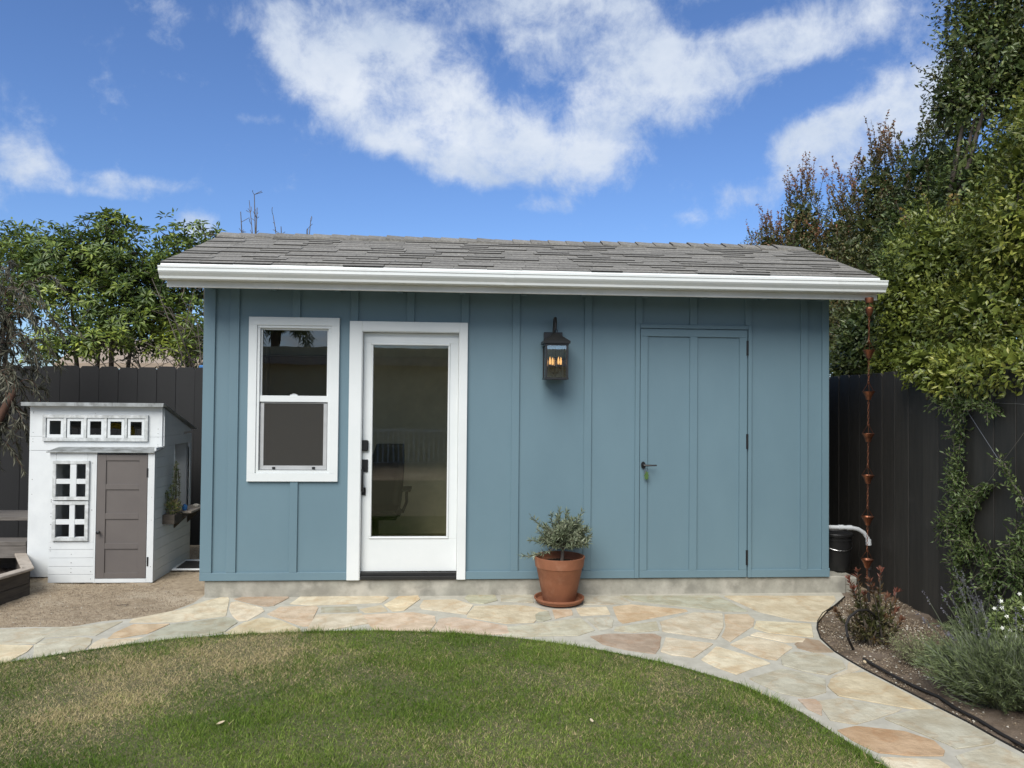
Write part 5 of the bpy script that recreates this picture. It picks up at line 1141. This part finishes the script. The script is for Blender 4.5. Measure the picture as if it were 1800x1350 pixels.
# feathery grey leaved tree at the left edge
FEA = leafmat('feathery_leaves', [(.060, .062, .040), (.105, .105, .070), (.17, .165, .12), (.27, .26, .20)], rough=.6, trans=.15, vscale=2.)
ft = thing('feathery_tree', 'weeping tree with fine grey brown foliage and leaning reddish trunk at the left edge', 'tree', (-3.1, 1.35, -.2))
tb = MB(); t0_, t1_ = np.array(W3(-60, 860, 1.1)), np.array(W3(28, 680, 1.1))
tb.tube(curve(t0_, t1_, 0, 7, .02), [.050, .046, .042, .040, .037, .034, .030], 9)
tb.tube(curve(np.array([-3.3, 1.2, -.2]), t0_, 0, 5, .02), .055, 9)
lv = Leaves()
for i in range(190):
    hub = t1_+np.array([rng.uniform(-.95, .05), rng.uniform(-.3, .5), rng.uniform(-.1, 1.25)])
    if i % 2 == 0: hub = np.array(W3(rng.uniform(-60, 35), rng.uniform(520, 800), 1.2))
    dx_ = rng.uniform(-.1, .42)*(1 if rng.random() < .8 else -1); L_ = rng.uniform(.35, .8)
    e_ = hub+np.array([dx_, rng.uniform(-.25, .25), -L_*rng.uniform(.05, .55)])
    lim = W3(*( (102, 800) ), 1.2)[0]
    e_[0] = min(e_[0], lim-rng.uniform(0, .15))
    cv = curve(hub, e_, rng.uniform(.06, .18), 8, rng.uniform(-.06, .06)); tb.tube(cv, [.004, .0035, .003, .003, .0025, .002, .002, .0015], 3, False)
    m_ = 44; t = rng.uniform(.1, 1., m_); i0 = np.minimum((t*7).astype(int), 6); P = cv[i0]+(cv[i0+1]-cv[i0])*(t*7-i0)[:, None]
    ax = unit(cv[i0+1]-cv[i0]); lv.add(P, ax*.9+.55*sphere_dirs(m_)+np.array([0, 0, -.35]), rng.uniform(.05, .11, m_), .0042, droop=.3)
tb.build('trunk', REDBARK, ft, smooth='all'); lv.build('crown', FEA, ft)

# roof of the neighbouring house
nr = thing('neighbour_house', 'neighbouring house with a tan shingle roof seen through the trees over the back fence', 'house', (-3, 12, -.2))
c0 = np.array(W3(150, 605, 13)); c1 = np.array(W3(420, 600, 13)); 
MB().prism([W3(95, 648, 10.5), W3(480, 648, 10.5), W3(470, 607, 13), W3(150, 606, 13)], (0, 0, .12)).build('roof', TANROOF, nr)
q0, q1 = W3(120, 640, 10.8), W3(470, 640, 10.8); MB().box(q0[0], q1[0], 10.9, 15, -.2, q0[2]-.12).build('wall', TANWALL, nr)
tp = MB().box(*sorted((Y(350, 643, 2.42)[0], Y(376, 643, 2.42)[0])), 2.40, 2.75, 1.70, Y(355, 642, 2.42)[2]).build('blue_tarp', BLUEP, bevel=.01); tag(tp, 'scrap of bright blue tarpaulin just over the back fence next to the shed corner', 'tarp')

# climbers on the side fence
VINE = leafmat('climber_leaves', [(0.036, 0.065, 0.020), (0.072, 0.112, 0.032), (0.128, 0.177, 0.054), (0.236, 0.290, 0.100)], rough=.42, trans=.2, vscale=5)
def vine(label, strands, group='climbers on the right fence'):
    strands = [(p_, w_*.7, d_*.75) for p_, w_, d_ in strands]
    t = thing('climbing_vine', label, 'vine', FEN(*strands[0][0][0], .05), group); tb = MB(); lv = Leaves()
    for pts, wdt, dn in strands:
        W_ = [FEN(*p, .05) for p in pts]
        for a_, b_ in zip(W_[:-1], W_[1:]):
            L_ = np.linalg.norm(b_-a_); tb.tube(curve(a_, b_, 0, 6, rng.uniform(-.01, .01)), .004, 4, False)
            m_ = int(dn*L_); t_ = rng.random(m_)[:, None]; off = rng.normal(0, 1, (m_, 3))*np.array([.022, wdt*.45, wdt*.45]); P = a_+(b_-a_)*t_+off; P[:, 0] = np.minimum(P[:, 0], 5.84+.075*P[:, 1]-.008)
            for k_ in range(0, m_, 9):   # little side shoots with opposite leaves
                d_ = unit(np.array([-.35, rng.normal(), rng.normal()+.2])); q_ = P[k_]; tb.tube([q_, q_+d_*.06, q_+d_*.11+np.array([0, 0, -.01])], .0015, 3, False)
                lv.add(q_+d_*np.linspace(.01, .11, 6)[:, None], d_+.7*sphere_dirs(6), .034, .013)
            lv.add(P, sphere_dirs(m_)+np.array([-.6, 0, -.1]), rng.uniform(.022, .042, m_), rng.uniform(.009, .015, m_))
    tb.build('stem', TWIG, t); lv.build('foliage', VINE, t)
vine('narrow climbing vine running down the right fence into a fuller leafy mass', [([(1690, 710), (1686, 740), (1686, 790), (1682, 830)], .05, 900), ([(1682, 830), (1685, 880), (1700, 900)], .10, 1700), ([(1700, 900), (1718, 880), (1738, 850)], .06, 1000), ([(1685, 900), (1650, 930)], .06, 900), ([(1690, 900), (1692, 950), (1700, 975)], .14, 2600), ([(1690, 960), (1688, 1010), (1694, 1060)], .06, 1100), ([(1700, 950), (1735, 985), (1745, 1020)], .06, 1100), ([(1745, 985), (1740, 1045)], .10, 1700), ([(1690, 1060), (1700, 1085)], .09, 1300)])
vine('loose climbing vine on the crossing wires at the right edge', [([(1766, 815), (1780, 850), (1800, 885)], .035, 450), ([(1805, 920), (1790, 960), (1785, 1010)], .07, 1300), ([(1775, 990), (1790, 1030)], .06, 1200), ([(1795, 1040), (1820, 980)], .1, 1500)])
vine('spray of climber leaves hanging along the fence top below the hedge', [([(1645, 700), (1672, 712), (1700, 706), (1735, 712), (1758, 724)], .045, 900)])

# red tipped leucadendron
LEU = leafmat('leucadendron_leaves', [(.030, .036, .013), (.055, .060, .020), (.085, .086, .030), (.125, .115, .045)], young=(.21, .070, .052), rough=.45, trans=.12, vscale=6)
lr = Z(1535, 1132, -.16)
le = thing('red_tipped_shrub', 'small shrub with upright stems and dark red leaf tips in the bed corner', 'shrub', lr)
tb = MB(); lv = Leaves()
for (px, py, w_, red) in ((1507, 1005, .035, 1), (1492, 1018, .03, 1), (1548, 1003, .035, 1), (1530, 1022, .03, .8), (1577, 1040, .03, 1), (1520, 1045, .035, .7), (1470, 1075, .04, .55), (1575, 1072, .04, .8), (1560, 1050, .03, .6), (1500, 1035, .03, .9), (1540, 1060, .05, .35), (1525, 1075, .05, .3), (1555, 1085, .05, .4), (1510, 1068, .04, .5), (1585, 1090, .03, .7), (1545, 1040, .035, .6)):
    yb_ = lr[1]+rng.uniform(-.12, .12); tip_ = Y(px, py, yb_); b_ = lr+np.array([rng.uniform(-.05, .05), rng.uniform(-.04, .04), 0])
    cv = curve(b_, tip_, -.02, 9, rng.uniform(-.02, .02)); tb.tube(cv, [.009, .008, .007, .006, .0055, .005, .0045, .004, .003], 5, False)
    m_ = 60; t = np.sort(rng.uniform(.30, 1., m_)); i0 = np.minimum((t*8).astype(int), 7); P = cv[i0]+(cv[i0+1]-cv[i0])*(t*8-i0)[:, None]; ax = unit(cv[i0+1]-cv[i0])
    lv.add(P, ax*1.0+.75*sphere_dirs(m_), rng.uniform(.035, .055, m_), rng.uniform(.010, .014, m_), np.clip((t-.72)*4*red*rng.uniform(.7, 1.2, m_), 0, 1))
    ax = unit(cv[-1]-cv[-2]); k_ = 9; lv.add(np.repeat(cv[-1][None]-ax*.008, k_, 0), ax*1.1+.6*sphere_dirs(k_), .045, .013, red*rng.uniform(.6, 1, k_))
for _ in range(34):
    a_ = rng.uniform(0, 6.28); b_ = lr+np.array([0, 0, .03]); e_ = lr+np.array([.16*math.cos(a_), .13*math.sin(a_), rng.uniform(.04, .22)]); sprig(lv, tb, b_, e_, 24, .045, .012, 0, rng.uniform(0, .45), .9, .2)
tb.build('stem', BARK, le, smooth='all'); lv.build('foliage', LEU, le)
tp = tag(MB().tube([Z(1500, 1142, -.15), Z(1490, 1120, -.05)+0, Y(1487, 1100, lr[1]-.1), Y(1493, 1085, lr[1]-.1), Y(1508, 1073, lr[1]-.08), Y(1525, 1072, lr[1]-.05), Y(1550, 1090, lr[1]), Y(1575, 1110, lr[1])], .009, 8).build('drip_hose', RUBBER, smooth=True), 'short looped black hose arching beside the red tipped shrub', 'hose')
hp_ = [Z(*p, -.145) for p in ((1518, 1158), (1535, 1168), (1560, 1182), (1590, 1198), (1620, 1212), (1650, 1225), (1680, 1245), (1720, 1265), (1760, 1290), (1800, 1312), (1860, 1345), (1950, 1400))]
tag(MB().tube(hp_, .009, 8).build('drip_hose', RUBBER, smooth=True), 'long black drip hose lying along the bed behind the path edge', 'hose')
ed = [Z(*p, -.14) for p in BED]; e_mb = MB(); 
for a_, b_ in zip(ed[:-1], ed[1:]): plank(e_mb, a_+np.array([.008, .004, 0]), b_+np.array([.008, .004, 0]), -.2, -.134, .005)
tag(e_mb.build('bed_edging', RUBBER), 'thin dark edging strip curving between the stone path and the bed', 'edging')

# lavender with long grey stems
LAV = leafmat('lavender_leaves', [(0.090, 0.121, 0.049), (0.140, 0.185, 0.080), (0.221, 0.271, 0.123), (0.341, 0.401, 0.188)], rough=.6, trans=.15, vscale=4)
LAVF = leafmat('lavender_flowers', [(.085, .080, .105), (.13, .125, .155), (.21, .205, .235)], rough=.7, trans=.1, vscale=4)
def lavender(label, cpx, wid, hgt_, nst, nfl, tall):
    c = Z(*cpx, -.155); t = thing('lavender_bush', label, 'shrub', c, 'lavender bushes in the right bed'); tb = MB(); lv = Leaves(); fl = Leaves()
    for _ in range(nst):
        a_ = rng.uniform(0, 6.28); q_ = math.sqrt(rng.random()); b_ = c+np.array([math.cos(a_)*q_*wid*.35, math.sin(a_)*q_*wid*.35, 0])
        e_ = b_+np.array([math.cos(a_)*q_*wid*.75+rng.normal(0, .04), math.sin(a_)*q_*wid*.7+rng.normal(0, .04), hgt_*rng.uniform(.55, 1.1)*(1.1-.55*q_)])
        cv = curve(b_, e_, rng.uniform(-.02, .05), 7, rng.uniform(-.04, .04)); tb.tube(cv, [.0028, .0026, .0024, .0022, .002, .0018, .0015], 3, False)
        m_ = 26; tt = rng.uniform(.12, 1, m_); i0 = np.minimum((tt*6).astype(int), 5); P = cv[i0]+(cv[i0+1]-cv[i0])*(tt*6-i0)[:, None]; ax = unit(cv[i0+1]-cv[i0])
        lv.add(P, ax*1.0+.45*sphere_dirs(m_), rng.uniform(.03, .055, m_), .0038)
    for _ in range(nfl):
        a_ = rng.uniform(1.6, 4.2) if rng.random() < .65 else rng.uniform(0, 6.28); q_ = rng.random(); b_ = c+np.array([math.cos(a_)*q_*wid*.5, math.sin(a_)*q_*wid*.5, hgt_*.4])
        e_ = b_+np.array([math.cos(a_)*wid*rng.uniform(.2, .75), rng.normal(0, .08), tall*rng.uniform(.5, 1.)]); cv = curve(b_, e_, .02, 7, .02); tb.tube(cv, .0018, 3, False)
        ax = unit(cv[-1]-cv[-2]); m_ = 26; tt = rng.random(m_)[:, None]; P = cv[-1]+ax*(tt-.5)*.09; fl.add(P, ax*.8+.9*sphere_dirs(m_), .011, .006)
    tb.build('stem', mat('lavender_stem', (.13, .15, .10)), t); lv.build('foliage', LAV, t); fl.build('flower_spikes', LAVF, t, kind='stuff')
lavender('large grey green lavender bush with long flower stalks at the right edge', (1755, 1235), .37, .38, 620, 22, .42)
lavender('smaller lavender bush behind the large one next to the fence foot', (1740, 1150), .24, .32, 200, 22, .40)
lavender('lavender bush cut off by the right edge of the picture', (1850, 1250), .40, .42, 420, 10, .35)
# pale low herb and white flowered jasmine
HERB = leafmat('pale_herb_leaves', [(0.115, 0.138, 0.057), (0.184, 0.207, 0.092), (0.276, 0.299, 0.149), (0.391, 0.391, 0.230)], rough=.6, trans=.2, vscale=8)
hb = thing('pale_herb', 'low pale green herb between the red tipped shrub and the lavender', 'plant', Z(1630, 1160, -.155)); tb = MB(); lv = Leaves(); c = Z(1632, 1165, -.155)
for _ in range(230):
    a_ = rng.uniform(0, 6.28); q_ = math.sqrt(rng.random()); b_ = c+np.array([math.cos(a_)*q_*.08, math.sin(a_)*q_*.08, 0]); e_ = b_+np.array([math.cos(a_)*q_*.22, math.sin(a_)*q_*.17, .21*rng.uniform(.5, 1)*(1.1-.4*q_)]); sprig(lv, tb, b_, e_, 26, .014, .007, 0, 0, 1.2, .15, .0015)
tb.build('stem', TWIG, hb); lv.build('foliage', HERB, hb)
JAS = leafmat('jasmine_leaves', [(.07, .11, .03), (.13, .18, .05), (.22, .27, .10), (.32, .36, .16)], rough=.42, trans=.2, vscale=6)
js = thing('jasmine', 'bright green plant with small white flowers at the right edge behind the lavender', 'shrub', Z(1790, 1170, -.155)); lv = Leaves(); fl = Leaves(); tb = MB()
for px, py in ((1785, 1065), (1800, 1080), (1768, 1088), (1795, 1105), (1815, 1060), (1785, 1125), (1810, 1130)):
    c = np.array(Y(px-6, py+8, -1.95)); P, D = fill_ellipsoid(c, (.09, .08, .075), 230, .2); lv.add(P, D+.8*sphere_dirs(230), .032, .014)
    tb.tube(curve(Z(1790, 1170, -.155), c, 0, 6, .04), .004, 4, False)
    for _ in range(7):
        q_ = c+sphere_dirs(1)[0]*.10; ax = unit(q_-c+np.array([-.05, -.1, .03])); e1 = unit(np.cross(ax, [0, .2, 1])); e2 = np.cross(ax, e1); a_ = np.arange(5)*1.2566
        fl.add(np.repeat(q_[None], 5, 0), e1*np.cos(a_)[:, None]+e2*np.sin(a_)[:, None], .014, .008, Nn=np.repeat(ax[None], 5, 0))
tb.build('stem', TWIG, js); lv.build('foliage', JAS, js); fl.build('flowers', mat('white_petal', (.75, .76, .68)), js)

# ================================================================== BEHIND THE VIEWER (seen mirrored in the shed's glass)
hs = thing('mirrored_house', 'tan house with wide eaves mirrored in the glass of the shed door', 'house', (0, -14.5, -.2))
MB().box(-9, 9, -19, -14.6, -.2, 2.9).build('wall', TANWALL, hs)
MB().prism([(-9.5, -14.15, 2.48), (9.5, -14.15, 2.48), (9.5, -18., 2.98), (-9.5, -18., 2.98)], (0, 0, .12)).build('roof', mat('dark_shingle', (.10, .095, .085), rough=.95, scale=30), hs)
MB().box(-9.5, 9.5, -14.2, -14.08, 2.40, 2.58).build('eave_gutter', OLDTOP, hs)
RAILM = mat('railing_paint', (.80, .80, .76), rough=.6)
rl_ = thing('porch_railing', 'white porch railing mirrored in the lower half of the shed door glass', 'railing', (0, -14, -.2))
RLW = Y(690, 755, 14); zt4, zb4 = .70, -.28
MB().box(-.2, 8, -14.03, -13.97, zt4-.06, zt4).build('top_rail', RAILM, rl_); MB().box(-.2, 8, -14.03, -13.97, zb4+.04, zb4+.10).build('bottom_rail', RAILM, rl_)
bal = bpy.data.meshes.new('baluster'); m_ = MB().box(-.018, .018, -.018, .018, zb4+.1, zt4-.06); bal.from_pydata(m_.v, [], m_.f); bal.materials.append(RAILM)
for i in range(58): add_mesh('baluster', bal, None, rl_, loc=(-.15+i*.135, 0, .2))
pm = thing('palm_tree', 'palm with drooping fronds mirrored in the upper left of the window', 'palm', (-5.2, -22, -.2))
pc2 = np.array([-4.6, -22, 4.15]); MB().tube([(-4.7, -22, -.2), (-4.6, -22, 4.1)], [.2, .16], 10).build('trunk', BARK, pm); lv = Leaves()
for i in range(34):
    a_ = i*2.4; e_ = pc2+np.array([1.3*math.cos(a_), 1.3*math.sin(a_), rng.uniform(-.9, .9)]); cv = curve(pc2, e_, .45, 9); 
    t = rng.random(70); i0 = np.minimum((t*8).astype(int), 7); P = cv[i0]+(cv[i0+1]-cv[i0])*(t*8-i0)[:, None]; lv.add(P, sphere_dirs(70)*.8+np.array([0, 0, -.9]), .4, .03)
lv.build('fronds', HEDGE, pm)

# a few fallen leaves on the grass and the path
LEAFM = mat('fallen_leaf', (.62, .52, .36), (.45, .34, .2), rough=.7)
for k_, (px, py, sz, lab) in enumerate(((388, 1270, .022, 'pale fallen leaf lying on the left half of the lawn'), (112, 1157, .018, 'small pale leaf at the lawn edge on the far left'), (1040, 1266, .018, 'pale scrap of leaf on the lawn right of the middle'), (1545, 1341, .018, 'small white petal at the lawn edge, bottom right'), (1520, 1163, .022, 'yellowish leaf lying in the bed beside the drip hose'))):
    c = Z(px, py, -.118 if k_ < 4 else -.14); a_ = rnd.uniform(0, 3); u_ = np.array([math.cos(a_), math.sin(a_), .15])*sz; w_ = np.array([-math.sin(a_), math.cos(a_), .1])*sz*.45
    MB_ = MB(); MB_.prism([c-u_, c-u_*.3+w_, c+u_*.5+w_*.8, c+u_, c+u_*.4-w_*.8, c-u_*.4-w_], (0, 0, .0012)); tag(MB_.build('fallen_leaf', LEAFM), lab, 'leaf', 'fallen leaves')
tw_ = Z(205, 1064, -.145); tag(MB().tube([tw_, tw_+np.array([.045, .005, .003]), tw_+np.array([.09, .01, .0])], .003, 5).build('fallen_twig', BARK), 'dark twig lying on the sand in front of the playhouse', 'twig')
